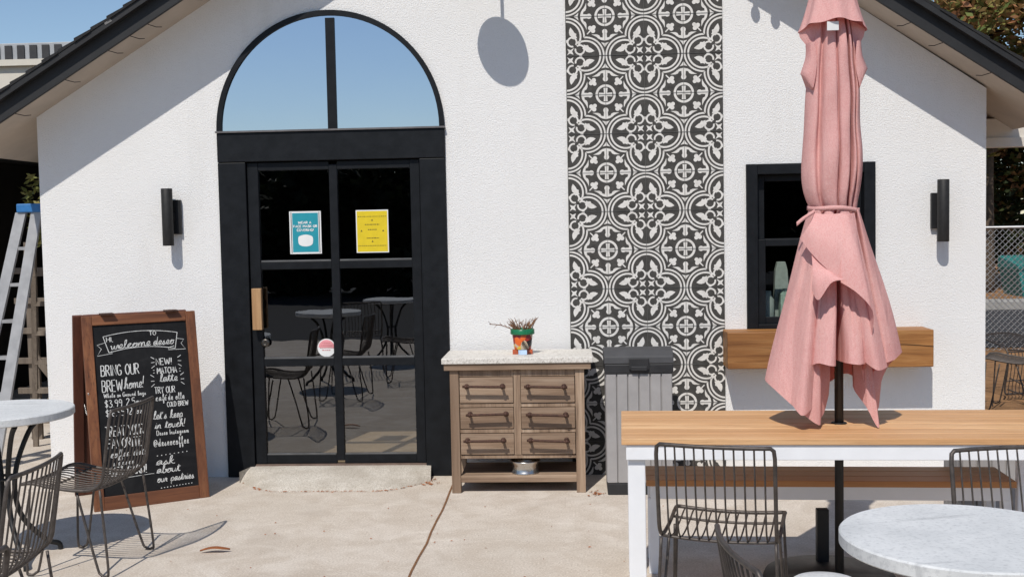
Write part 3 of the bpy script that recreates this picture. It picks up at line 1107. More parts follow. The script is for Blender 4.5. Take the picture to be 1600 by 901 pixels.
bd = panel(PX, True)
panel(BX, False)
g = MB()
for s in (-.2, .2):
    g = MB(); g.box(s - .04, s + .04, LEAN - .03, LEAN + .05, HB + .001, HB + .012)
    g.build('hinge', IRON, A, local=True)
g = MB()
cx_ = -BW / 2 + .012
p = smooth_line([(cx_, LEAN * .60, HB * .60), (cx_, LEAN * .75, HB * .53), (cx_, LEAN * 1.0, HB * .48), (cx_, LEAN * 1.4, HB * .52)], 8)
for q in p:
    X = Matrix.Translation(q); g.X = X
    g.lathe((0, 0, 0), [(0, -.006), (.005, -.003), (.005, .003), (0, .006)], 6)
g.X = None
g.build('chain', STEEL, A, local=True)

# ---- hand lettering: single-stroke alphabets
CAP = {
    'A': (.6, [[(0, 0), (.3, 1), (.6, 0)], [(.1, .35), (.5, .35)]]),
    'B': (.55, [[(0, 0), (0, 1)], [(0, 1), (.4, .95), (.45, .75), (.35, .55), (0, .52)], [(0, .52), (.45, .48), (.52, .25), (.42, .04), (0, 0)]]),
    'C': (.55, [[(.52, .82), (.35, 1), (.1, .85), (0, .5), (.1, .12), (.35, 0), (.52, .16)]]),
    'D': (.6, [[(0, 0), (0, 1)], [(0, 1), (.35, .93), (.55, .65), (.55, .35), (.35, .05), (0, 0)]]),
    'E': (.5, [[(.48, 1), (0, 1), (0, 0), (.48, 0)], [(0, .52), (.4, .52)]]),
    'F': (.5, [[(.48, 1), (0, 1), (0, 0)], [(0, .55), (.4, .55)]]),
    'G': (.6, [[(.52, .82), (.35, 1), (.1, .85), (0, .5), (.1, .12), (.35, 0), (.55, .15), (.55, .42), (.32, .42)]]),
    'H': (.55, [[(0, 0), (0, 1)], [(.55, 0), (.55, 1)], [(0, .5), (.55, .5)]]),
    'I': (.12, [[(.06, 0), (.06, 1)]]),
    'L': (.45, [[(0, 1), (0, 0), (.44, 0)]]),
    'K': (.5, [[(0, 0), (0, 1)], [(.48, 1), (0, .45)], [(.12, .58), (.5, 0)]]),
    'M': (.7, [[(0, 0), (.05, 1), (.35, .35), (.65, 1), (.7, 0)]]),
    'N': (.55, [[(0, 0), (0, 1), (.55, 0), (.55, 1)]]),
    'O': (.6, [[(.3, 1), (.07, .8), (0, .5), (.07, .2), (.3, 0), (.53, .2), (.6, .5), (.53, .8), (.3, 1)]]),
    'P': (.5, [[(0, 0), (0, 1)], [(0, 1), (.4, .95), (.48, .75), (.38, .52), (0, .48)]]),
    'R': (.55, [[(0, 0), (0, 1)], [(0, 1), (.4, .95), (.48, .75), (.38, .55), (0, .5)], [(.2, .5), (.55, 0)]]),
    'S': (.5, [[(.48, .85), (.3, 1), (.08, .9), (.05, .7), (.25, .53), (.45, .35), (.42, .1), (.22, 0), (0, .14)]]),
    'T': (.6, [[(0, 1), (.6, 1)], [(.3, 1), (.3, 0)]]),
    'U': (.55, [[(0, 1), (0, .25), (.12, .03), (.28, 0), (.45, .05), (.55, .25), (.55, 1)]]),
    'V': (.6, [[(0, 1), (.3, 0), (.6, 1)]]),
    'W': (.85, [[(0, 1), (.2, 0), (.42, .8), (.64, 0), (.85, 1)]]),
    'Y': (.55, [[(0, 1), (.28, .5), (.55, 1)], [(.28, .5), (.28, 0)]]),
    '1': (.2, [[(0, .8), (.14, 1), (.14, 0)]]),
    '2': (.5, [[(.02, .78), (.2, 1), (.42, .88), (.4, .6), (0, 0), (.5, 0)]]),
    '3': (.5, [[(.02, .9), (.25, 1), (.45, .8), (.2, .55)], [(.2, .55), (.48, .35), (.38, .05), (.15, 0), (0, .12)]]),
    '5': (.5, [[(.45, 1), (.06, 1), (.04, .58), (.28, .62), (.47, .35), (.35, .05), (.1, 0), (0, .08)]]),
    '6': (.5, [[(.42, .95), (.15, .75), (.02, .3), (.2, 0), (.45, .15), (.4, .42), (.15, .45), (.04, .28)]]),
    '9': (.5, [[(.46, .8), (.25, 1), (.03, .8), (.12, .55), (.36, .55), (.46, .8), (.44, .35), (.36, 0)]]),
    '$': (.5, [[(.46, .8), (.28, .92), (.06, .8), (.1, .58), (.4, .42), (.42, .18), (.22, .08), (.02, .2)], [(.25, 1.08), (.25, -.08)]]),
    '.': (.12, [[(.04, .03), (.08, .0)]]),
    ',': (.12, [[(.07, .05), (.02, -.12)]]),
    '!': (.15, [[(.1, 1), (.06, .3)], [(.05, .06), (.05, .0)]]),
    "'": (.12, [[(.08, 1), (.04, .8)]]),
    ' ': (.3, []),
}
LOW = {
    'a': (.5, [[(0, .05), (.36, .42), (.2, .5), (.05, .3), (.12, .03), (.3, .12), (.38, .46), (.38, .1), (.5, .05)]]),
    'b': (.46, [[(0, .05), (.18, .6), (.2, 1), (.1, .9), (.1, .1), (.25, 0), (.4, .2), (.3, .42), (.46, .35)]]),
    'c': (.42, [[(0, .05), (.32, .44), (.2, .5), (.05, .28), (.14, .02), (.42, .08)]]),
    'd': (.5, [[(0, .05), (.34, .42), (.2, .5), (.04, .28), (.12, .02), (.32, .15), (.4, 1), (.38, .1), (.5, .05)]]),
    'e': (.42, [[(0, .08), (.25, .22), (.32, .42), (.2, .5), (.08, .3), (.15, .02), (.42, .1)]]),
    'f': (.36, [[(0, .05), (.24, .7), (.26, .98), (.14, .85), (.13, -.3), (.2, -.38), (.24, -.1), (.14, .05), (.36, .1)]]),
    'g': (.48, [[(0, .05), (.34, .44), (.2, .5), (.05, .28), (.14, .05), (.34, .2), (.36, .48), (.34, -.25), (.18, -.4), (.1, -.25), (.48, .08)]]),
    'h': (.5, [[(0, .05), (.2, .65), (.22, 1), (.1, .85), (.08, 0), (.2, .4), (.34, .42), (.36, .08), (.5, .05)]]),
    'i': (.26, [[(0, .05), (.12, .46), (.12, .08), (.26, .05)], [(.13, .68), (.14, .64)]]),
    'k': (.46, [[(0, .05), (.18, .65), (.2, 1), (.08, .85), (.07, 0), (.12, .28), (.34, .48), (.16, .25), (.34, .03), (.46, .06)]]),
    'l': (.3, [[(0, .05), (.2, .6), (.22, .98), (.1, .85), (.1, .12), (.3, .05)]]),
    'm': (.72, [[(0, .1), (.06, .48), (.07, 0), (.16, .42), (.3, .44), (.32, 0), (.42, .42), (.56, .44), (.58, .08), (.72, .05)]]),
    'n': (.5, [[(0, .1), (.06, .48), (.07, 0), (.18, .42), (.34, .44), (.36, .08), (.5, .05)]]),
    'o': (.46, [[(0, .08), (.26, .48), (.08, .4), (.06, .1), (.22, 0), (.38, .2), (.3, .46), (.46, .4)]]),
    'p': (.48, [[(0, .05), (.1, .48), (.08, -.4), (.1, .3), (.26, .5), (.4, .28), (.26, .02), (.12, .08), (.48, .08)]]),
    'r': (.38, [[(0, .05), (.1, .5), (.14, .42), (.28, .44), (.24, .1), (.38, .05)]]),
    's': (.38, [[(0, .05), (.2, .5), (.18, .38), (.28, .2), (.2, .0), (.06, .06), (.38, .08)]]),
    't': (.34, [[(0, .05), (.16, .85), (.14, .12), (.34, .06)], [(.02, .6), (.32, .64)]]),
    'u': (.5, [[(0, .1), (.06, .46), (.08, .1), (.22, .02), (.34, .2), (.36, .46), (.36, .1), (.5, .05)]]),
    'w': (.66, [[(0, .35), (.06, .46), (.12, .06), (.24, .1), (.32, .44), (.36, .06), (.5, .1), (.56, .46), (.66, .4)]]),
    'z': (.4, [[(0, .45), (.3, .46), (.02, .02), (.4, .03)]]),
    'v': (.42, [[(0, .4), (.05, .46), (.18, .02), (.34, .46), (.42, .4)]]),
    '@': (.8, [[(.5, .5), (.35, .6), (.22, .4), (.32, .2), (.5, .3), (.54, .55), (.56, .25), (.7, .3), (.72, .6), (.5, .85), (.2, .75), (.05, .4), (.2, .02), (.6, .02)]]),
}


class Chalk:
    def __init__(self, X, y, seed=1):
        self.g = MB(); self.X = X; self.y = y; self.r = random.Random(seed); self.k = 0

    def ribbon(self, pts, wd):
        if len(pts) < 2:
            return
        self.k += 1
        y = self.y - .00006 * (self.k % 23)
        rows = []
        n = len(pts)
        for i, p in enumerate(pts):
            a, b = pts[max(0, i - 1)], pts[min(n - 1, i + 1)]
            tx, tz = b[0] - a[0], b[1] - a[1]
            L = sqrt(tx * tx + tz * tz) or 1
            nx, nz = -tz / L, tx / L
            h = wd / 2 * self.r.uniform(.8, 1.2)
            rows.append([tuple(self.X @ Vector((p[0] + nx * h, y, p[1] + nz * h))), tuple(self.X @ Vector((p[0] - nx * h, y, p[1] - nz * h)))])
        self.g.grid(rows, smooth=False)

    def text(self, s, x, z, h, width=None, wd=.0045, script=False, gap=.16, slant=0., rise=0., curve=0.):
        """s on a baseline starting at (x, z), cap height h, squeezed to width"""
        strokes, cx, run = [], 0., []
        for ch in s:
            if script and ch in LOW:
                w_, ss = LOW[ch]
                run += [(px + cx, pz) for px, pz in ss[0]]
                strokes += [smooth_line([(px + cx, pz) for px, pz in q], 3) for q in ss[1:]]
                cx += w_
            else:
                if run:
                    strokes.append(smooth_line(run, 3)); run = []
                tb = LOW if ch in LOW else CAP
                w_, ss = tb[ch]
                for q in ss:
                    qq = [(px + cx, pz) for px, pz in q]
                    strokes.append(smooth_line(qq, 3) if len(qq) > 4 else qq)
                cx += w_ + gap
        if run:
            strokes.append(smooth_line(run, 3))
        tot = cx - (0 if script else gap)
        sx = (width / tot) if width else h
        for q in strokes:
            self.ribbon([(x + px * sx + slant * pz * h, z + pz * h + rise * px * sx - curve * ((px / tot - .5) ** 2)) for px, pz in q], wd)


KV = .86
HI = 0.0
C_ = Chalk(PX @ Matrix.Translation((0, 0, LB - .062)) @ Matrix.Diagonal((.98, 1, KV, 1)), .0108, 3)
T_ = C_.text      # board spans x -.29..+.29, z .085..HI
# ribbon banner
ban = lambda u: .028 * (1 - (2 * u - 1) ** 2)
top_ = [(-.235 + .47 * i / 16, HI - .085 + ban(i / 16)) for i in range(17)]
bot_ = [(-.205 + .42 * i / 16, HI - .205 + ban(i / 16)) for i in range(17)]
for q in (top_, bot_, [top_[0], bot_[0]], [top_[-1], bot_[-1]]):
    C_.ribbon(q, .0042)
for q in ([(-.225, HI - .13), (-.275, HI - .145), (-.25, HI - .175), (-.278, HI - .225), (-.185, HI - .212), (-.188, HI - .195)],
          [(.225, HI - .13), (.275, HI - .14), (.255, HI - .17), (.282, HI - .215), (.17, HI - .212), (.172, HI - .196), (.21, HI - .185)]):
    C_.ribbon(q, .0035)
T_('HI,', -.215, HI - .125, .034, .04, .0042)
T_('welcome', -.195, HI - .185, .062, .255, .005, True, slant=.12, rise=.06)
T_('TO', .055, HI - .095, .030, .042, .0042)
T_('deseo', .075, HI - .172, .062, .135, .005, True, slant=.12, rise=.02)
# left column
T_('BRING OUR', -.262, HI - .375, .078, .235, .0062)
T_('BREW', -.262, HI - .492, .084, .125, .0062)
T_('home!', -.128, HI - .482, .085, .130, .005, True, slant=.1, rise=.03)
T_('Whole or Ground bags', -.255, HI - .535, .032, .26, .004)
T_('$3.99', -.252, HI - .605, .052, .105, .005)
T_('2.5oz', -.12, HI - .60, .05, .10, .005)
T_('$16.95', -.250, HI - .672, .050, .115, .005)
T_('12 oz', -.12, HI - .668, .048, .095, .005)
T_('TREAT YOUR', -.262, HI - .818, .072, .235, .0058)
T_('FAVORITE', -.255, HI - .905, .068, .215, .0058)
T_('coffee date', -.24, HI - .972, .055, .225, .0046, True, slant=.1)
T_('a deseo', -.235, HI - 1.032, .045, .14, .0046)
T_('GIFT CARD!', -.25, HI - 1.105, .062, .225, .0075)
C_.ribbon([(-.15, HI - 1.125), (.0, HI - 1.118), (.02, HI - 1.119)], .003)
# right column
T_('NEW!', .085, HI - .322, .048, .10, .0055)
T_('MATCHA', .088, HI - .388, .044, .125, .0052)
T_('latte', .10, HI - .450, .062, .115, .005, True, slant=.1)
for s, x0 in ((-1, .075), (1, .225)):
    for k, zz in enumerate((-.275, -.30, -.325)):
        C_.ribbon([(x0 + s * 0, HI + zz), (x0 + s * .022, HI + zz + (.016 if k == 0 else -.002 if k == 1 else -.018))], .0042)
    for k, zz in enumerate((-.41, -.44, -.462)):
        C_.ribbon([(x0 + s * .01, HI + zz), (x0 + s * .032, HI + zz + (.018 if k == 0 else 0 if k == 1 else -.02))], .0042)
    C_.ribbon([(x0 + s * .004, HI - .36), (x0 + s * .014, HI - .358)], .004)
    C_.ribbon([(x0 + s * .004, HI - .378), (x0 + s * .014, HI - .38)], .004)
T_('TRY OUR', .062, HI - .535, .048, .13, .0045)
T_('caf', .065, HI - .590, .050, .055, .0042); T_('e', .118, HI - .590, .050, .016, .0042)
C_.ribbon([(.126, HI - .558), (.138, HI - .548)], .0035)
T_('de olla', .145, HI - .590, .050, .105, .0042)
T_('COLD BREW', .135, HI - .640, .036, .135, .0042)
T_("let", .04, HI - .725, .062, .055, .005, True, slant=.15); T_("'", .098, HI - .735, .062, .008, .004); T_('s keep', .108, HI - .725, .062, .12, .005, True, slant=.15)
T_('in touch!', .045, HI - .795, .058, .20, .005, True, slant=.15)
T_('Deseo Instagram', .055, HI - .845, .036, .205, .0038)
T_('@deseocoffee', .03, HI - .925, .056, .225, .0045)
rr = random.Random(11)
for k in range(8):
    C_.ribbon([(.045 + k * .027, HI - .995 + k * .0015), (.052 + k * .027, HI - .994 + k * .0015)], .0055)
T_('ask', .035, HI - 1.062, .060, .12, .005, True, slant=.2)
T_('about', .035, HI - 1.122, .058, .15, .005, True, slant=.15)
T_('our pastries', .035, HI - 1.188, .055, .235, .005, True, slant=.12)
for k in range(11):
    C_.ribbon([(.055 + k * .0195, HI - 1.232 + k * .001), (.062 + k * .0195, HI - 1.231 + k * .001)], .0052)
C_.g.build('lettering', CHALK, bd, local=True)

# ================================================================== POSTERS ON THE DOOR
def mapw(y):
    return Matrix.Translation((0, y, 0))


def rect(g, x0, x1, z0, z1, y, c=0):
    g.cur = c
    g.add([(x0, y, z0), (x1, y, z0), (x1, y, z1), (x0, y, z1)], [(0, 1, 2, 3)])


WHITE = plain('white_paper', (.72, .72, .71), .7, 0, .05, 10)
# posters are taped to the outside face of the panes
P = thing('mask_notice', 'teal notice with a white face mask taped to the door glass', 'poster', (-1.84, .02, 1.7))
g = MB()
px0, px1, pz0, pz1 = -1.955, -1.735, 1.545, 1.838
g.box(px0, px1, .0195, .0225, pz0, pz1)
g.build('paper', WHITE, P)
g = MB(); rect(g, px0 + .02, px1 - .02, pz0 + .012, pz1 - .012, .0188); rect(g, px0 + .010, px0 + .015, pz0 + .006, pz1 - .006, .0189, 1); rect(g, px1 - .015, px1 - .010, pz0 + .006, pz1 - .006, .0189, 1)
g.build('print', [plain('teal_ink', hexc(22, 140, 156), .6, 0, .06, 20), plain('black_ink', (.02, .02, .02), .6)], P)
K = Chalk(Matrix.Identity(4), .0182, 5)
mx_ = (px0 + px1) / 2
K.text('WEAR A', mx_ - .048, 1.753, .015, .09, .0042)
K.text('FACE MASK OR', mx_ - .082, 1.727, .015, .164, .0042)
K.text('COVERING!', mx_ - .058, 1.701, .015, .116, .0042)
K.g.build('lettering', WHITE, P)
g = MB()
mk = [(-.058, .018), (-.045, .035), (0, .045), (.045, .035), (.058, .018), (.056, -.022), (.04, -.04), (0, -.048), (-.04, -.04), (-.056, -.022)]
g.poly([(mx_ + x * .88, 1.638 + z * .88) for x, z in smooth_line(mk, 4, True)], lambda x, z: (x, .0181, z))
g.build('mask_picture', WHITE, P)
P = thing('yellow_notice', 'yellow notice with small dark print taped to the door glass', 'poster', (-1.38, .02, 1.7))
px0, px1, pz0, pz1 = -1.492, -1.268, 1.545, 1.838
g = MB(); g.box(px0, px1, .0195, .0225, pz0, pz1); g.build('paper', WHITE, P)
g = MB(); rect(g, px0 + .007, px1 - .007, pz0 + .007, pz1 - .008, .0188)
g.cur = 1
rr = random.Random(9)
def dash(xa, xb, z, h_):
    x = xa
    while x < xb:
        l_ = min(rr.uniform(.006, .014), xb - x)
        rect(g, x, x + l_, z - h_ / 2, z + h_ / 2, .0182, 1); x += l_ + .004
mx_ = (px0 + px1) / 2
dash(px0 + .014, px1 - .014, pz1 - .045, .004); dash(px0 + .014, px1 - .014, pz0 + .048, .004)
dash(mx_ - .05, mx_ + .05, pz1 - .10, .006); dash(mx_ - .03, mx_ + .03, pz1 - .135, .006); dash(mx_ - .04, mx_ + .045, pz0 + .10, .006)
for dx_, dz_ in ((0, .078), (0, -.068), (-.075, .005), (.075, .005)):
    g.add([(mx_ + dx_ - .007, .0182, 1.69 + dz_ - .005), (mx_ + dx_ + .007, .0182, 1.69 + dz_ - .005), (mx_ + dx_, .0182, 1.69 + dz_ + .008)], [(0, 1, 2)])
g.build('print', [plain('yellow_ink', hexc(214, 188, 22), .6, 0, .06, 20), plain('brown_ink', (.1, .08, .01), .6)], P)
g = MB()
def disc_(r, y, c, cx=-1.722, cz=.893):
    g.cur = c
    g.add([(cx + r * cos(2 * pi * k / 32), y, cz + r * sin(2 * pi * k / 32)) for k in range(32)], [tuple(range(32))])
X = Matrix.Translation((-1.722, .0225, .893)) @ Matrix.Rotation(pi / 2, 4, 'X')
g.X = X; g.lathe((0, 0, 0), [(.063, 0), (.063, .0025)], 32); g.X = None
g.cur = 1
g.add([(-1.722 + .056 * cos(a), .0192, .893 + .056 * sin(a)) for a in [pi * (.02 + .96 * k / 16) for k in range(17)]], [tuple(range(17))])
g.cur = 2
for a0, a1, z in ((-.04, .04, .012), (-.045, .045, -.004), (-.03, .03, -.02), (-.03, .03, .03)):
    x = a0
    while x < a1:
        l_ = rr.uniform(.008, .014)
        g.add([(-1.722 + x, .0188, .893 + z), (-1.722 + x + l_, .0188, .893 + z), (-1.722 + x + l_, .0188, .893 + z + .007), (-1.722 + x, .0188, .893 + z + .007)], [(0, 1, 2, 3)])
        x += l_ + .004
tag(g.build('round_sticker', [WHITE, plain('pink_ink', hexc(214, 140, 146), .6), plain('faded_red_ink', hexc(190, 120, 122), .6)]), 'small round pink and white sticker low on the door glass', 'sticker')

# ================================================================== BAR TABLE AND BENCH
tz = .79
BT = thing('long_table', 'long white-framed table with a wooden top and umbrella hole', 'table', (1.19, -2.50, 0), radians(-2.4))
# local: x -.985 .. +.985, y -.365 .. +.365
hx, hy = .985, .362
g = MB()
n = 6
for k in range(n):
    ya = -hy + k * 2 * hy / n
    yb = ya + 2 * hy / n - .004
    hole_ = k in (2, 3)
    if hole_:
        g.box(-hx, -.0205, ya, yb, tz - .028, tz); g.box(.0205, hx, ya, yb, tz - .028, tz)
        if k == 2: g.box(-.0205, .0205, ya, yb - .019, tz - .028, tz)
        else: g.box(-.0205, .0205, ya + .0205, yb, tz - .028, tz)
    else:
        g.box(-hx, hx, ya, yb, tz - .028, tz)
g.build('tabletop', TEAK, BT, local=True, bevel=.003)
g = MB(); g.lathe((0, 0, tz), [(.0205, -.03), (.0205, .005), (.034, .005), (.036, .0005), (.0205, .0005)], 24, caps=False); g.build('sun_leak_collar', BLACKM, BT, local=True)  # collar added to block sun leaking at the square hole's corners
g = MB()
for s in (-1, 1):
    g.box(-hx + .02, hx - .02, s * (hy - .03) - .02, s * (hy - .03) + .02, tz - .095, tz - .0285)
    g.box(s * (hx - .04) - .02, s * (hx - .04) + .02, -hy + .0505, hy - .0505, tz - .095, tz - .0285)
g.build('apron', WHITEP, BT, local=True, bevel=.003)
for sx in (-1, 1):
    for sy in (-1, 1):
        g = MB(); x, y = sx * (hx - .065), sy * (hy - .052)
        g.box(x - .037, x + .037, y - .02, y + .02, 0, tz - .0955)
        g.build('leg', WHITEP, BT, local=True, bevel=.004)
BE = thing('bench', 'low white-framed wooden bench behind the long table', 'bench', (1.205, -2.09, 0), radians(-2.8))
bx_, by_, bz = .865, .165, .468
g = MB()
for k in range(3):
    ya = -by_ + k * 2 * by_ / 3
    g.box(-bx_, bx_, ya, ya + 2 * by_ / 3 - .005, bz - .03, bz)
g.build('seat', TEAKD, BE, local=True, bevel=.003)
g = MB()
for s in (-1, 1):
    g.box(-bx_ + .02, bx_ - .02, s * (by_ - .03) - .018, s * (by_ - .03) + .018, bz - .095, bz - .0305)
g.build('apron', WHITEP, BE, local=True, bevel=.003)
for sx in (-1, 1):
    for sy in (-1, 1):
        g = MB(); x, y = sx * (bx_ - .035), sy * (by_ - .04)
        g.box(x - .025, x + .025, y - .02, y + .02, 0, bz - .0955); g.build('leg', WHITEP, BE, local=True, bevel=.003)

# ================================================================== UMBRELLA
UX, UY = 1.19, -2.50
UM = thing('patio_umbrella', 'closed pink canvas umbrella tied round its black pole at the long table', 'umbrella', (UX, UY, 0))


def ux(px): return UX + (px - 1304) / 340 - (0)
def uz(py): return 1.72 - (py - 342) / 341
def upos(px, py, d=0):
    """point at picture-like measure, d metres behind the pole plane"""
    return (ux(px), UY + d, uz(py))


g = MB(); g.tube([(UX, UY, .06), (UX, UY, 2.95)], .020, 16)
g.build('pole', BLACKM, UM)
g = MB(); g.lathe((UX, UY + .20, 0), [(.30, 0), (.31, .012), (.30, .035), (.25, .05), (.08, .062), (.06, .068), (.0, .068)], 40)
bs = g.build('base', BLACKM, UM)
g = MB(); g.box(UX - .035, UX + .022, UY + .30, UY + .345, .03, .315); g.build('socket', BLACKM, bs, bevel=.004)

# canopy: body above the tie, one pleated outline carried up the pole
levels = [(36, 1268, 1322), (60, 1264, 1326), (85, 1260, 1330), (110, 1258, 1332), (150, 1255, 1336), (200, 1252, 1337), (240, 1249, 1340), (270, 1248, 1340), (295, 1250, 1337), (314, 1255, 1333), (327, 1261, 1331)]
bpl = [(0, .0, 0), (.05, -.45, .2), (.16, -.68, .1), (.24, -.46, .55), (.30, -.80, .2), (.42, -.98, 0), (.50, -.96, .1), (.53, -.74, .35), (.56, -.98, .1), (.66, -1.04, 0), (.715, -.92, .1), (.735, -.38, .6), (.755, -.36, .6),
       (.78, -.84, .1), (.83, -.80, 0), (.855, -.40, .5), (.885, -.62, .2), (.95, -.45, .1), (1.0, .0, 0), (.93, .5, 0), (.85, .35, 0), (.75, .85, 0), (.62, .65, 0), (.5, 1.0, 0), (.36, .7, 0), (.22, .85, 0), (.12, .4, 0)]
bpp = smooth_line(bpl, 4, True)
NA = 96
body = MB()
rows = []
for (py, l, r) in smooth_line(levels, 5):
    wd_ = (r - l) / 340
    t = (py - 36) / 291
    row = []
    for (u, dd, kk) in bpp:
        wob = (.018 * sin(9 * u + 4 * t) + .010 * sin(23 * u - 7 * t + 1)) * (1 - abs(2 * t - 1) ** 3)
        lean = kk * .05 * (.5 - t) * (1 if u < .6 else 1.4)
        uu = u + wob * .5 + (lean if dd < 0 else 0) * (u - .1) + (.03 * (.6 - t) if .68 < u < .9 and dd < 0 else 0)
        depth = dd * (1 + .12 * kk * sin(6 * t + u * 9)) * .44 * wd_ + .004 * sin(17 * t + 12 * u)
        row.append((ux(l) + wd_ * uu, UY + depth, uz(py) + .003 * sin(11 * u)))
    rows.append(row)
body.grid([r_ + [r_[0]] for r_ in rows])
# folded ears of loose cloth under the cap, left and right
for inn, out_ in ((((1264, 78), (1267, 100), (1266, 122), (1263, 140), (1261, 147)), ((1254, 78), (1253, 100), (1246, 121), (1247, 126), (1260, 148))),
                  (((1326, 78), (1324, 100), (1325, 122), (1328, 136), (1330, 147)), ((1336, 78), (1338, 98), (1345, 116), (1344, 121), (1331, 148)))):
    a_, b_ = smooth_line(inn, 2), smooth_line(out_, 2)
    rows = []
    for p, q in zip(a_, b_):
        rows.append([upos(p[0], p[1], -.075), upos((2 * p[0] + q[0]) / 3, p[1], -.078), upos((p[0] + 2 * q[0]) / 3, (p[1] + q[1]) / 2, -.06), upos(q[0], q[1], -.03), upos((p[0] + q[0]) / 2, q[1], .05)])
    body.grid(rows)

# skirt below the tie: explicit pleat line from left, over the front, to the right and round the back
pleats = [  # (hem px, depth, hem py, tie px, tie depth)
    (1192, .02, 590, 1259, .00), (1206, -.10, 606, 1261, -.05), (1232, -.15, 630, 1265, -.075), (1262, -.16, 652, 1270, -.09),
    (1268, -.10, 640, 1272, -.085), (1262, -.02, 600, 1273, -.06), (1243, .00, 585, 1274, -.055), (1246, -.10, 572, 1275, -.07),
    (1256, -.20, 557, 1277, -.10), (1272, -.225, 559, 1284, -.11), (1284, -.20, 561, 1290, -.10), (1286, .0, 562, 1291, -.06),
    (1296, .0, 560, 1294, -.06), (1299, -.20, 557, 1297, -.11), (1312, -.22, 558, 1304, -.115), (1328, -.20, 560, 1312, -.105),
    (1330, -.08, 580, 1313, -.07), (1322, -.05, 600, 1314, -.065), (1336, -.12, 628, 1316, -.085), (1351, -.14, 658, 1319, -.09), (1354, -.10, 642, 1321, -.08),
    (1350, .0, 610, 1322, -.05), (1346, -.04, 585, 1323, -.055), (1357, -.13, 562, 1325, -.085), (1376, -.12, 556, 1329, -.065), (1399, -.02, 549, 1334, .00),
    (1385, .10, 580, 1330, .05), (1360, .06, 625, 1322, .07), (1345, .14, 600, 1312, .085), (1318, .08, 585, 1304, .09), (1296, .16, 610, 1296, .095), (1270, .10, 640, 1284, .09),
    (1250, .15, 600, 1275, .075), (1222, .08, 600, 1265, .05)]
pp = smooth_line(pleats, 4, True)
rows = []
NT = 22
for j in range(NT + 1):
    t = j / NT
    row = []
    for q in pp:
        e = t ** .92
        px = q[3] + (q[0] - q[3]) * e
        d = q[4] + (q[1] - q[4]) * (t ** .8)
        py = 330 + (q[2] - 330) * t
        px += 1.5 * sin(q[0] * .21 + t * 5) * t * (1 - t) * 4
        d -= .012 * sin(t * 6 + q[3] * .3) * t + .016 * sin(q[3] * 1.9 + 1.5 * t) * t * (1.25 - t)
        row.append(upos(px, py, d))
    rows.append(row)
body.grid([r + [r[0]] for r in rows])


def flap(top, bot, n=14, m=10, sag=.03, lift=0.):
    """a loose cloth fold: between two polylines of (px, py, d)"""
    T, Bt = smooth_line(top, 5), smooth_line(bot, 5)
    def samp(L, u):
        i = u * (len(L) - 1); a = int(min(i, len(L) - 2)); f_ = i - a
        return tuple(L[a][d] * (1 - f_) + L[a + 1][d] * f_ for d in range(3))
    R = []
    for j in range(m + 1):
        v = j / m
        R.append([upos(*(lambda a, b: (a[0] + (b[0] - a[0]) * v, a[1] + (b[1] - a[1]) * v, a[2] + (b[2] - a[2]) * v - sag * sin(pi * v)))(samp(T, i / n), samp(Bt, i / n))) for i in range(n + 1)])
    body.grid(R)


flap([(1262, 334, -.09), (1278, 336, -.115), (1300, 335, -.13)], [(1238, 371, -.11), (1252, 395, -.17), (1272, 418, -.21), (1290, 432, -.23)], sag=.03)
flap([(1294, 335, -.125), (1304, 336, -.135), (1318, 335, -.12)], [(1288, 436, -.24), (1310, 452, -.27), (1332, 480, -.27), (1334, 522, -.22)], sag=.025)
flap([(1252, 395, -.16), (1268, 412, -.19), (1286, 428, -.22)], [(1249, 447, -.20), (1256, 462, -.24), (1272, 436, -.27), (1290, 432, -.28)], sag=.02)
flap([(1256, 545, -.07), (1272, 548, -.04), (1288, 550, -.02)], [(1262, 651, -.10), (1276, 641, -.06), (1287, 614, -.02)], sag=.02)
flap([(1350, 548, -.05), (1362, 550, -.02), (1374, 552, .03)], [(1350, 646, -.07), (1362, 632, -.03), (1369, 606, .03)], sag=.02)
flap([(1322, 500, -.12), (1334, 505, -.10), (1346, 510, -.06)], [(1326, 566, -.13), (1336, 600, -.10), (1348, 640, -.06)], sag=.01)
flap([(1301, 336, -.13), (1308, 337, -.14), (1316, 335, -.125)], [(1322, 552, -.19), (1340, 566, -.245), (1360, 564, -.19)], sag=.012)
flap([(1259, 338, -.05), (1264, 337, -.09), (1270, 336, -.10)], [(1214, 604, -.10), (1232, 634, -.205), (1252, 626, -.16)], sag=.012)
# vent cap over the top
rows = []
for j in range(17):
    t = j / 16
    row = []
    for k in range(NA):
        th_ = 2 * pi * k / NA
        rx = (9 + 33 * t ** .8 + (7 * t ** 5)) / 340
        fr_ = -sin(th_)
        hem = (48 + 10 * (1 - fr_) if fr_ > 0 else 58 + 4 * (-fr_)) + 1.5 * cos(6 * th_)
        py = -95 + (hem + 95) * t
        fo = 1 + .05 * t * cos(8 * th_ + .4) + .02 * sin(3 * th_)
        row.append((ux(1296) + rx * fo * cos(th_), UY + rx * .9 * fo * sin(th_), uz(py)))
    rows.append(row)
body.grid([r + [r[0]] for r in rows])
flap([(1245, 57, .0), (1258, 50, -.03), (1275, 46, -.05)], [(1247, 67, .0), (1262, 86, -.03), (1276, 70, -.05)], sag=.0)
flap([(1345, 57, .0), (1330, 50, -.03), (1312, 46, -.05)], [(1342, 69, .0), (1328, 86, -.03), (1311, 70, -.05)], sag=.0)
cn = body.build('canopy', PINK, UM)
g = MB()
pts = []
for k in range(49):
    th_ = 2 * pi * k / 48
    pts.append((ux(1296) + .112 * cos(th_), UY + .122 * sin(th_), uz(328) + .004 * sin(3 * th_) - .006 * cos(th_)))
g.grid([[(p[0], p[1], p[2] - .010), (p[0], p[1], p[2] + .010)] for p in pts])
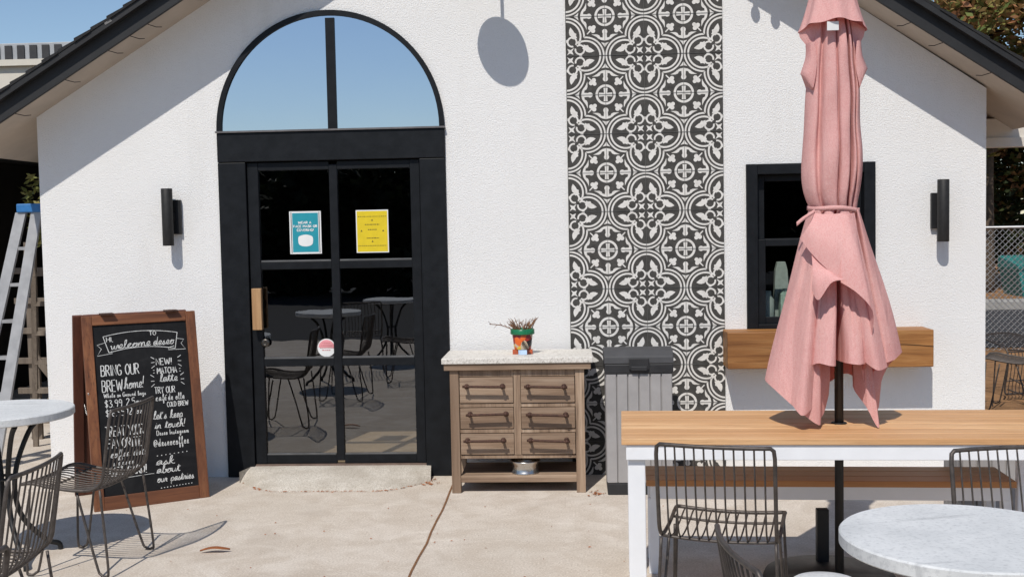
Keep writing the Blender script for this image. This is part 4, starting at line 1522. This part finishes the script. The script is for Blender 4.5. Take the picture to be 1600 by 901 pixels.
tl = smooth_line([upos(1262, 331, -.09), upos(1252, 337, -.10), upos(1242, 343, -.11), upos(1234, 350, -.105)], 4)
g.grid([[(p[0], p[1], p[2] - .009), (p[0], p[1] + .004, p[2] + .009)] for p in tl])
g.build('tie_strap', PINK, UM, thick=.003)
g = MB(); a_, b_ = upos(1279, 51, -.118), upos(1296, 64, -.118)
g.box(a_[0], b_[0], a_[1], a_[1] + .002, b_[2], a_[2]); g.build('care_tag', WHITE, UM)

# ================================================================== ROUND TABLES
def round_table(z, r, loc, label):
    t = thing('round_table', label, 'table', loc, 0, 'round concrete cafe tables')
    g = MB(); g.lathe((0, 0, z - .042), [(0, 0), (r - .006, 0), (r, .005), (r, .037), (r - .005, .042), (0, .042)], 72, smooth=False)
    g.build('tabletop', TABLE, t, local=True)
    g = MB(); g.lathe((0, 0, z - .058), [(0, 0), (.21, 0), (.21, .0155), (0, .0155)], 32, smooth=False); g.build('mounting_plate', BLACKM, t, local=True)
    for k in range(4):
        a = pi / 4 + k * pi / 2
        pr = smooth_line([(.20, z - .065), (.135, z - .13), (.065, z - .30), (.05, z - .46), (.09, .20), (.20, .07), (.265, .035), (.275, .0)], 5)
        g = MB(); g.tube([(q[0] * cos(a), q[0] * sin(a), q[1]) for q in pr], .014, 8); g.build('leg', BLACKM, t, local=True)
    g = MB(); n = 28
    g.tube([(.064 * cos(2 * pi * k / n), .064 * sin(2 * pi * k / n), z - .36) for k in range(n)], .008, 6, True); g.build('ring', BLACKM, t, local=True)
    return t


t0 = round_table(.80, .36, (-3.02, -1.93, 0), 'round concrete table left of the chalkboard beside two wire chairs')
dup(t0, (1.125, -4.36, 0), .3, 'round concrete table in the right foreground in front of the umbrella')
dup(t0, (-2.72, -4.55, 0), .2, 'round concrete table mirrored in the middle panes of the door glass')
dup(t0, (-2.35, -6.55, 0), .7, 'farther round concrete table mirrored in the upper door glass')
# small concrete topped stool, bottom edge of the picture
t = thing('side_stool', 'small round concrete stool top beside the right foreground table', 'stool', (.855, -3.74, 0))
g = MB(); g.lathe((.855, -3.74, .42), [(0, 0), (.125, 0), (.13, .006), (.128, .03), (.11, .043), (.06, .050), (0, .052)], 40); g.build('seat', TABLE, t)
for k in range(3):
    a = .5 + k * 2 * pi / 3
    g = MB(); g.tube([(.855 + .08 * cos(a), -3.74 + .08 * sin(a), .42), (.855 + .15 * cos(a), -3.74 + .15 * sin(a), 0)], .010, 8); g.build('leg', BLACKM, t)

# ================================================================== WIRE CHAIRS
CH = thing('wire_chair', 'x', 'chair', (0, 0, 0), 0, 'black wire chairs on the patio')
CWD = .232
prof = smooth_line([(.235, .452), (.17, .458), (.06, .438), (-.06, .425), (-.15, .432), (-.205, .475), (-.232, .56), (-.262, .70), (-.292, .838)], 5)


def at_prof(u):
    i = u * (len(prof) - 1); a = int(min(i, len(prof) - 2)); f_ = i - a
    return tuple(prof[a][d] * (1 - f_) + prof[a + 1][d] * f_ for d in range(2))


def shell(x, u):
    y, z = at_prof(u)
    dish = (x / CWD) ** 2
    back = max(0, (u - .6) / .4)
    return (x, y + .028 * dish * back, z + .012 * dish * (1 - back))


g = MB()
left = [shell(-CWD, u / 40) for u in range(2, 39)]
topc = [shell(-CWD * .985, .985), shell(-CWD * .93, 1.0)]
loop = left + topc + [shell(x, 1.0) for x in [-CWD * .8 + i * CWD * 1.6 / 8 for i in range(9)]] + [shell(CWD * .93, 1.0), shell(CWD * .985, .985)] \
    + [shell(CWD, u / 40) for u in range(38, 1, -1)] + [shell(CWD * .985, .015), shell(CWD * .93, 0)] + [shell(x, 0) for x in [CWD * .8 - i * CWD * 1.6 / 8 for i in range(9)]] + [shell(-CWD * .93, 0), shell(-CWD * .985, .015)]
g.tube(loop, .0085, 8, True)
g.build('frame', WIRE, CH, local=True)
g = MB()
nw = 11
for k in range(nw):
    x = -CWD + (k + 1) * 2 * CWD / (nw + 1)
    g.tube([shell(x, u / 36) for u in range(37)], .0038, 6)
g.build('wire_shell', WIRE, CH, local=True)
g = MB()
for u, dz in ((.20, -.008), (.53, -.008)):
    g.tube([(q[0], q[1], q[2] + dz) for q in [shell(x, u) for x in [-CWD + i * 2 * CWD / 10 for i in range(11)]]], .006, 6)
g.build('crossbar', WIRE, CH, local=True)
for sx in (-1, 1):
    for sy, ya, yb, yf in ((1, .185, .075, .195), (-1, -.19, -.06, -.215)):
        g = MB()
        x = sx * (CWD - .004)
        zf = .012
        pts = smooth_line([(x, ya, .44), (sx * (CWD + .012), yf + (.012 if sy > 0 else -.012), zf + .045), (sx * (CWD + .014), yf, zf), (sx * (CWD + .008), yf - sy * .03, zf + .006), (sx * (CWD + .004), yf - sy * .055, zf + .06), (x - sx * .01, yb, .425)], 6)
        g.tube(pts, .0065, 7)
        g.build('leg', WIRE, CH, local=True)
CH.location = (-2.545, -1.99, 0); CH.rotation_euler = (0, 0, radians(85)); CH['label'] = 'wire chair in front of the chalkboard, facing the left table'
GR = 'black wire chairs on the patio'
dup(CH, (-2.33, -3.50, 0), radians(92), 'wire chair cut off by the bottom left corner, its back towards us')
dup(CH, (.605, -2.98, 0), radians(-15), 'wire chair drawn up to the near side of the long table, back towards us')
dup(CH, (.69, -4.58, 0), radians(-84), 'wire chair at the bottom edge left of the foreground table, only its back rail showing')
dup(CH, (1.665, -3.60, 0), radians(187), 'wire chair on the far side of the right foreground table')
dup(CH, (3.86, 2.45, 0), radians(60), 'wire chair standing on the dirt by the building corner')
dup(CH, (4.42, 2.75, .25), radians(20), 'wire chair lying on its back on the dirt by the corner', None, (radians(-88), 0))
dup(CH, (-1.92, -4.75, 0), radians(80), 'wire chair mirrored in the door glass beside the middle table')
dup(CH, (-1.55, -6.35, 0), radians(100), 'wire chair mirrored in the door glass beside the farther table')
dup(CH, (-2.55, -5.6, 0), radians(170), 'wire chair turned away, standing between the two tables mirrored in the door')

# ================================================================== LEFT SIDE: ladder, old timber, added dark shed, plant
ALU = plain('dull_ladder_aluminium', hexc(160, 160, 161), .5, .25, .15, 10)
BLUE = plain('blue_ladder_plastic', hexc(44, 110, 170), .5, 0, .15, 20)
L = thing('step_ladder', 'grey step ladder with a blue top leaning by the left corner', 'ladder', (-4.2, .8, 0))
top0, top1 = Vector((-4.14, .62, 1.90)), Vector((-3.98, .62, 1.90))
g = MB(); g.box(-4.165, -3.955, .57, .73, 1.88, 1.945); g.build('top_cap', BLUE, L, bevel=.008)
for a, b in ((Vector((-4.14, .60, 1.88)), Vector((-4.50, .28, 0))), (Vector((-4.02, .60, 1.88)), Vector((-4.27, .28, 0)))):
    g = MB(); g.obox(a, b, (.040, 0, 0), (0, .014, 0)); g.build('rail', ALU, L)
for k in range(1, 7):
    g = MB()
    t = k / 7
    a = Vector((-4.14, .60, 1.88)).lerp(Vector((-4.50, .28, 0)), t); b = Vector((-4.02, .60, 1.88)).lerp(Vector((-4.27, .28, 0)), t)
    g.obox(a + Vector((.03, .03, 0)), b + Vector((-.03, .03, 0)), (0, .04, 0), (0, 0, .012))
    g.build('step', ALU, L)
for a, b in ((Vector((-4.10, .70, 1.88)), Vector((-4.38, 1.15, 0))), (Vector((-3.98, .70, 1.88)), Vector((-4.02, 1.15, 0)))):
    g = MB(); g.obox(a, b, (.02, 0, 0), (0, .012, 0)); g.build('rear_rail', GREYW, L)
for k in range(2, 8):
    g = MB()
    t = k / 8
    a = Vector((-4.10, .70, 1.88)).lerp(Vector((-4.38, 1.15, 0)), t); b = Vector((-3.98, .70, 1.88)).lerp(Vector((-4.02, 1.15, 0)), t)
    g.obox(a, b, (0, .01, 0), (0, 0, .018))
    g.build('rear_brace', GREYW, L)
g = MB(); g.obox((-4.185, .55, 1.62), (-4.205, .53, 1.50), (.024, 0, 0), (0, .003, 0)); g.build('warning_label', plain('yellow_sticker', hexc(210, 190, 90), .6), L)
T = thing('old_trellis', 'weathered timber trellis standing behind the step ladder', 'trellis', (-4.1, 1.5, 0))
for x in (-4.52, -4.25, -3.93):
    g = MB(); g.box(x - .045, x + .045, 1.45, 1.485, 0, 1.65); g.build('upright', GREYW, T, bevel=.003)
for k in range(6):
    g = MB(); g.box(-4.65, -3.82, 1.42, 1.449, .14 + k * .25, .19 + k * .25); g.build('slat', GREYW, T, bevel=.003)
g = MB(); g.obox((-4.55, 1.40, .1), (-4.0, 1.40, .8), (0, .01, 0), (-.02, 0, .02)); g.build('diagonal_brace', GREYW, T); g = MB(); g.obox((-4.0, 1.375, .1), (-4.5, 1.375, .75), (0, .01, 0), (.02, 0, .02)); g.build('diagonal_brace', GREYW, T)
SH = thing('shed', 'added dark shed that darkens the view behind the left corner', 'shed', (-6, 4, 0))  # lean-to put in to make the left background dark
g = MB()
for k in range(34):
    x = -9.2 + k * .16
    g.box(x, x + .155, 5.2 + .01 * (k % 2), 5.25, 0, 2.5)
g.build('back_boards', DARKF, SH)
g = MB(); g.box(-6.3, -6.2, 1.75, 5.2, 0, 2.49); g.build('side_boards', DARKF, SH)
g = MB(); g.box(-9.4, -3.71, 1.75, 5.5, 2.50, 2.56); g.build('roof', SHINGLE, SH)


# foliage helpers
def leaf_mat(name, cols, rough=.6):
    M = Mat(name, cols[0], rough, spec=.3)
    oi = M.n('ShaderNodeNewGeometry')
    st = [(i / max(1, len(cols) - 1), c) for i, c in enumerate(cols)]
    M.color(M.ramp(oi.outputs['Random Per Island'], st))
    t = M.n('ShaderNodeBsdfTranslucent'); t.inputs[0].default_value = (*cols[len(cols) // 2], 1)
    x = M.n('ShaderNodeMixShader'); x.inputs[0].default_value = .25
    M.l(M.b.outputs[0], x.inputs[1]); M.l(t.outputs[0], x.inputs[2]); M.l(x.outputs[0], M.t.nodes['Material Output'].inputs[0])
    return M.m


def leaves(g, c, rad, n, size, rg, shell_=.5):
    for _ in range(n):
        while True:
            d = Vector((rg.uniform(-1, 1), rg.uniform(-1, 1), rg.uniform(-1, 1)))
            if .05 < d.length < 1:
                break
        d = d.normalized() * (shell_ + (1 - shell_) * rg.random()) * rg.uniform(.75, 1.08)
        p = Vector((c[0] + d.x * rad[0], c[1] + d.y * rad[1], c[2] + d.z * rad[2]))
        a = Vector((rg.uniform(-1, 1), rg.uniform(-1, 1), rg.uniform(-.6, .6))).normalized()
        b = a.orthogonal().normalized()
        b = (Matrix.Rotation(rg.uniform(0, 6.28), 3, a) @ b)
        s = size * rg.uniform(.6, 1.4)
        g.add([p - a * s, p + b * s * .42 - a * s * .1, p + a * s, p - b * s * .42 - a * s * .1], [(0, 1, 2, 3)])


BARK = plain('brown_bark', (.09, .065, .045), .95, 0, .4, 12, .8, 30)


def tree(loc, h, clusters, mat, label, trunk_r=.14, size=.09, n=800, seed=1, group=None, name='tree'):
    rg = random.Random(seed)
    t = thing(name, label, 'tree', loc, 0, group)
    g = MB()
    p = [(0, 0, -.05), (rg.uniform(-.1, .1), 0, h * .25), (rg.uniform(-.15, .15), rg.uniform(-.1, .1), h * .5), (rg.uniform(-.2, .2), 0, h * .8)]
    p = smooth_line(p, 5)
    g.tube(p, [trunk_r * (1 - .75 * i / (len(p) - 1)) for i in range(len(p))], 10)
    for (cx, cy, cz, rx, ry, rz) in clusters:
        q = min(p, key=lambda a: abs(a[2] - max(.2 * h, cz - .6)))
        g.tube(smooth_line([q, ((q[0] + cx) / 2, (q[1] + cy) / 2, (q[2] + cz) / 2 + .05), (cx, cy, cz)], 4), [trunk_r * .4 * (1 - .09 * i) for i in range(9)], 6)
    g.build('trunk', BARK, t, local=True)
    g = MB()
    for (cx, cy, cz, rx, ry, rz) in clusters:
        leaves(g, (cx, cy, cz), (rx, ry, rz), int(n * (rx * rz) ** .7), size, rg)
    g.build('crown', mat, t, local=True)
    return t


def rand_clusters(n, w_, z0, z1, r0, r1, seed):
    rg = random.Random(seed)
    return [(rg.uniform(-w_, w_), rg.uniform(-w_, w_) * .7, rg.uniform(z0, z1), rg.uniform(r0, r1), rg.uniform(r0, r1), rg.uniform(r0, r1) * .8) for _ in range(n)]


GRN = leaf_mat('mid_green_leaves', [(.03, .055, .015), (.06, .10, .025), (.10, .13, .035), (.14, .13, .05)])
OLV = leaf_mat('yellowing_leaves', [(.10, .12, .03), (.18, .18, .05), (.26, .22, .07)])
AUT = leaf_mat('green_and_rust_leaves', [(.10, .15, .04), (.16, .20, .05), (.26, .24, .07), (.34, .20, .08), (.36, .16, .08), (.13, .18, .05)])
MIXD = leaf_mat('dark_green_leaves_with_rust', [(.012, .022, .009), (.02, .034, .012), (.035, .05, .018), (.06, .07, .02), (.14, .06, .025), (.03, .045, .015)])
DRK = leaf_mat('dark_evergreen_leaves', [(.010, .018, .008), (.016, .026, .010), (.024, .034, .014)])

tree((-4.07, 1.45, 0), 2.1, [(0, -.55, 1.98, .24, .2, .26), (.08, -.5, 2.2, .18, .18, .18), (-.05, -.5, 1.75, .16, .16, .18), (.1, -.5, 1.62, .12, .12, .12)], OLV, 'yellow green shrub peeking out beside the left wall corner', .03, .035, 1500, 4, None, 'shrub')
# right background trees
tree((9.4, 18.5, 0), 9, rand_clusters(26, 2.4, 3.6, 8.6, .8, 1.3, 2), AUT, 'green and rust coloured tree rising over the right roof edge', .2, .11, 1000, 12, 'trees beyond the fence')
tree((10.4, 21.5, 0), 6, rand_clusters(30, 2.6, .9, 5.6, .8, 1.3, 5), MIXD, 'dark green bushy tree behind the teal dumpster', .16, .12, 700, 14, 'trees beyond the fence')
tree((12.6, 19.5, 0), 7, rand_clusters(18, 2.2, 1.5, 6.2, .9, 1.4, 6), AUT, 'wide green tree at the far right beyond the fence', .2, .12, 500, 15, 'trees beyond the fence')
tree((7.0, 18.2, 0), 6, rand_clusters(18, 1.4, 1.0, 5.4, .7, 1.1, 8), MIXD, 'narrow dark tree half hidden by the right wall corner', .2, .12, 600, 17, 'trees beyond the fence')
tree((4.4, 8.8, 0), 2.6, rand_clusters(8, .5, .7, 2.4, .3, .55, 7), DRK, 'dark shrub against the chain-link fence by the right wall corner', .06, .07, 900, 16, None, 'shrub')

# chain-link fence
CF = thing('chain_link_fence', 'galvanised chain-link fence beyond the dirt yard on the right', 'fence', (6.5, 6.9, 0))
GALV = plain('galvanised_steel', (.33, .33, .33), .45, .7, .2, 20)
fx0, fx1, fy, fh = 3.2, 10.0, 6.9, 1.56
g = MB(); g.tube([(fx0, fy, fh), (fx1, fy, fh)], .021, 8); g.build('top_rail', GALV, CF)
for x in (fx0, 6.5, fx1):
    g = MB(); g.tube([(x, fy + .02, -.03), (x, fy + .02, fh + .03)], .03, 8); g.build('post', GALV, CF)
g = MB()
sp = .075
k = fx0 - fh
while k < fx1:
    a0 = max(k, fx0); b0 = min(k + fh, fx1)
    if b0 > a0:
        g.tube([(a0, fy - .006, a0 - k), (b0, fy - .006, b0 - k)], .0045, 4, caps=False)
        g.tube([(a0, fy - .012, fh - (a0 - k)), (b0, fy - .012, fh - (b0 - k))], .0045, 4, caps=False)
    k += sp
g.build('wire_mesh', GALV, CF)

# teal dumpster across the road
DU = thing('dumpster', 'teal metal dumpster across the road behind the chain-link fence', 'dumpster', (9.45, 14.9, 0))
TEAL = plain('teal_metal_paint', hexc(38, 122, 116), .5, .1, .25, 4, .2, 30)
DX = 9.45
g = MB(); g.prism([(-.75, .12), (.75, .12), (.85, .66), (-.85, .66)], lambda x, z: (DX + x, 14.6, z), lambda x, z: (DX + x, 15.6, z))
for x in (-.5, 0, .5):
    g.box(DX + x - .03, DX + x + .03, 14.56, 14.599, .16, .62)
g.build('body', TEAL, DU, bevel=.01)
g = MB(); g.prism([(14.56, .661), (15.6, .661), (15.6, .90), (14.56, .74)], lambda y, z: (DX - .87, y, z), lambda y, z: (DX + .87, y, z)); g.build('lid', TEAL, DU, bevel=.01)
for x in (DX - .6, DX + .6):
    g = MB(); X = Matrix.Translation((x, 14.7, .07)) @ Matrix.Rotation(pi / 2, 4, 'Y'); g.X = X
    g.lathe((0, 0, -.03), [(.07, 0), (.07, .06)], 16); g.X = None; g.build('wheel', BINK, DU)

# neighbour with parapet and roof-top air conditioner (far left)
NB = thing('neighbour_building', 'pale flat-roofed neighbouring building seen over the left roof edge', 'building', (-14, 20, 0))
PALE = plain('pale_render', (.62, .58, .5), .9, 0, .1, 1, .2, 20)
g = MB(); g.box(-22, -8.2, 14, 26, -.1, 5.0); g.build('wall', PALE, NB)
g = MB(); g.box(-22.1, -8.1, 13.9, 14.25, 5.001, 5.12); g.build('parapet_cap', PALE, NB)
g = MB()
for x in (-19, -16, -13, -10.5):
    g.box(x - .5, x + .5, 13.96, 14.04, 1.0, 2.4)
g.build('window', BLACK, NB)
AC = thing('rooftop_air_conditioner', 'grey louvred air conditioner on the neighbouring flat roof', 'air conditioner', (-10.4, 15.2, 5.0))
ACM = plain('grey_ac_casing', (.36, .37, .38), .6, .3, .12, 6)
g = MB(); g.box(-12.2, -10.15, 15.0, 16.6, 5.15, 5.62); g.build('casing', ACM, AC, bevel=.01)
g = MB(); g.prism([(-10.14, 5.15), (-9.6, 5.15), (-9.6, 5.25), (-10.14, 5.58)], lambda x, z: (x, 15.1, z), lambda x, z: (x, 16.5, z)); g.build('duct', ACM, AC)
g = MB()
LOUV = plain('dark_louvre', (.03, .03, .032), .7)
for k in range(7):
    g = MB(); g.box(-12.1 + k * .26, -11.95 + k * .26, 14.97, 14.999, 5.2, 5.57); g.build('louvre', LOUV, AC)
g = MB(); g.tube([(-13, 14.8, 5.24), (-8.5, 14.8, 5.24)], .02, 6); g.build('pipe', GALV, AC)

# added behind the camera: dark tree row put in to blacken the door reflections
hz = random.Random(31)
for i, x in enumerate((-15, -12.2, -9.6, -7.1, -4.4, -1.8, .8, 3.6, 6.2, 8.9)):
    tree((x, -21 + hz.uniform(-.6, .6), 0), 4.2, rand_clusters(20, 1.5, .5, 3.3 + hz.uniform(-.15, .2), .8, 1.1, 40 + i), DRK, 'unseen dark tree added beyond the parking lot to blacken the door reflection', .14, .2, 420, 50 + i, 'added dark trees for the door reflection', 'reflection_tree')

# ================================================================== SMALL THINGS ON THE GROUND
DRYL = plain('dry_brown_leaf', hexc(150, 88, 46), .8, 0, .3, 40)
g = MB()
c0 = Vector((-2.02, -1.83, .006))
rows = []
for i in range(9):
    t = i / 8
    wd_ = .018 * sin(pi * min(1, t * 1.02)) ** .7 + .002
    p = c0 + Vector((.155 * t, .03 * t + .006 * sin(6 * t), .006 + .010 * sin(pi * t)))
    rows.append([tuple(p + Vector((0, -wd_, .006))), tuple(p), tuple(p + Vector((0, wd_, .007)))])
g.grid(rows)
tag(g.build('dry_pod', DRYL, None, thick=.002), 'long brown dry seed pod lying on the sunlit concrete', 'seed pod')
g = MB(); rg = random.Random(77)
def bit(x, y, s):
    a = rg.uniform(0, 6.28)
    g.add([(x - s * cos(a), y - s * sin(a), .006), (x - s * .3 * sin(a), y + s * .3 * cos(a), .009), (x + s * cos(a), y + s * sin(a), .007), (x + s * .3 * sin(a), y - s * .3 * cos(a), .005)], [(0, 1, 2, 3)])
for i in range(170):      # along the doorstep edge
    t = rg.random()
    e = min(t, 1 - t) * 2
    reach = .17 + .29 * (1 - (1 - min(1, e * 1.8)) ** 2.2)
    bit(-2.27 + t * 1.27 + rg.gauss(0, .006), -reach - abs(rg.gauss(0, .010)) - .004, rg.uniform(.004, .012))
for i in range(40):
    bit(-1.0 + rg.gauss(0, .03), -.22 + rg.gauss(0, .07), rg.uniform(.006, .02))
for i in range(26):
    bit(.12 + rg.gauss(0, .025), -.56 + rg.gauss(0, .04), rg.uniform(.008, .022))
for i in range(70):
    bit(rg.uniform(-3, 1.2), rg.uniform(-2.6, -.6), rg.uniform(.003, .012))
o = g.build('leaf_litter', DRYL); o['kind'] = 'stuff'
print('objects', len(bpy.data.objects))
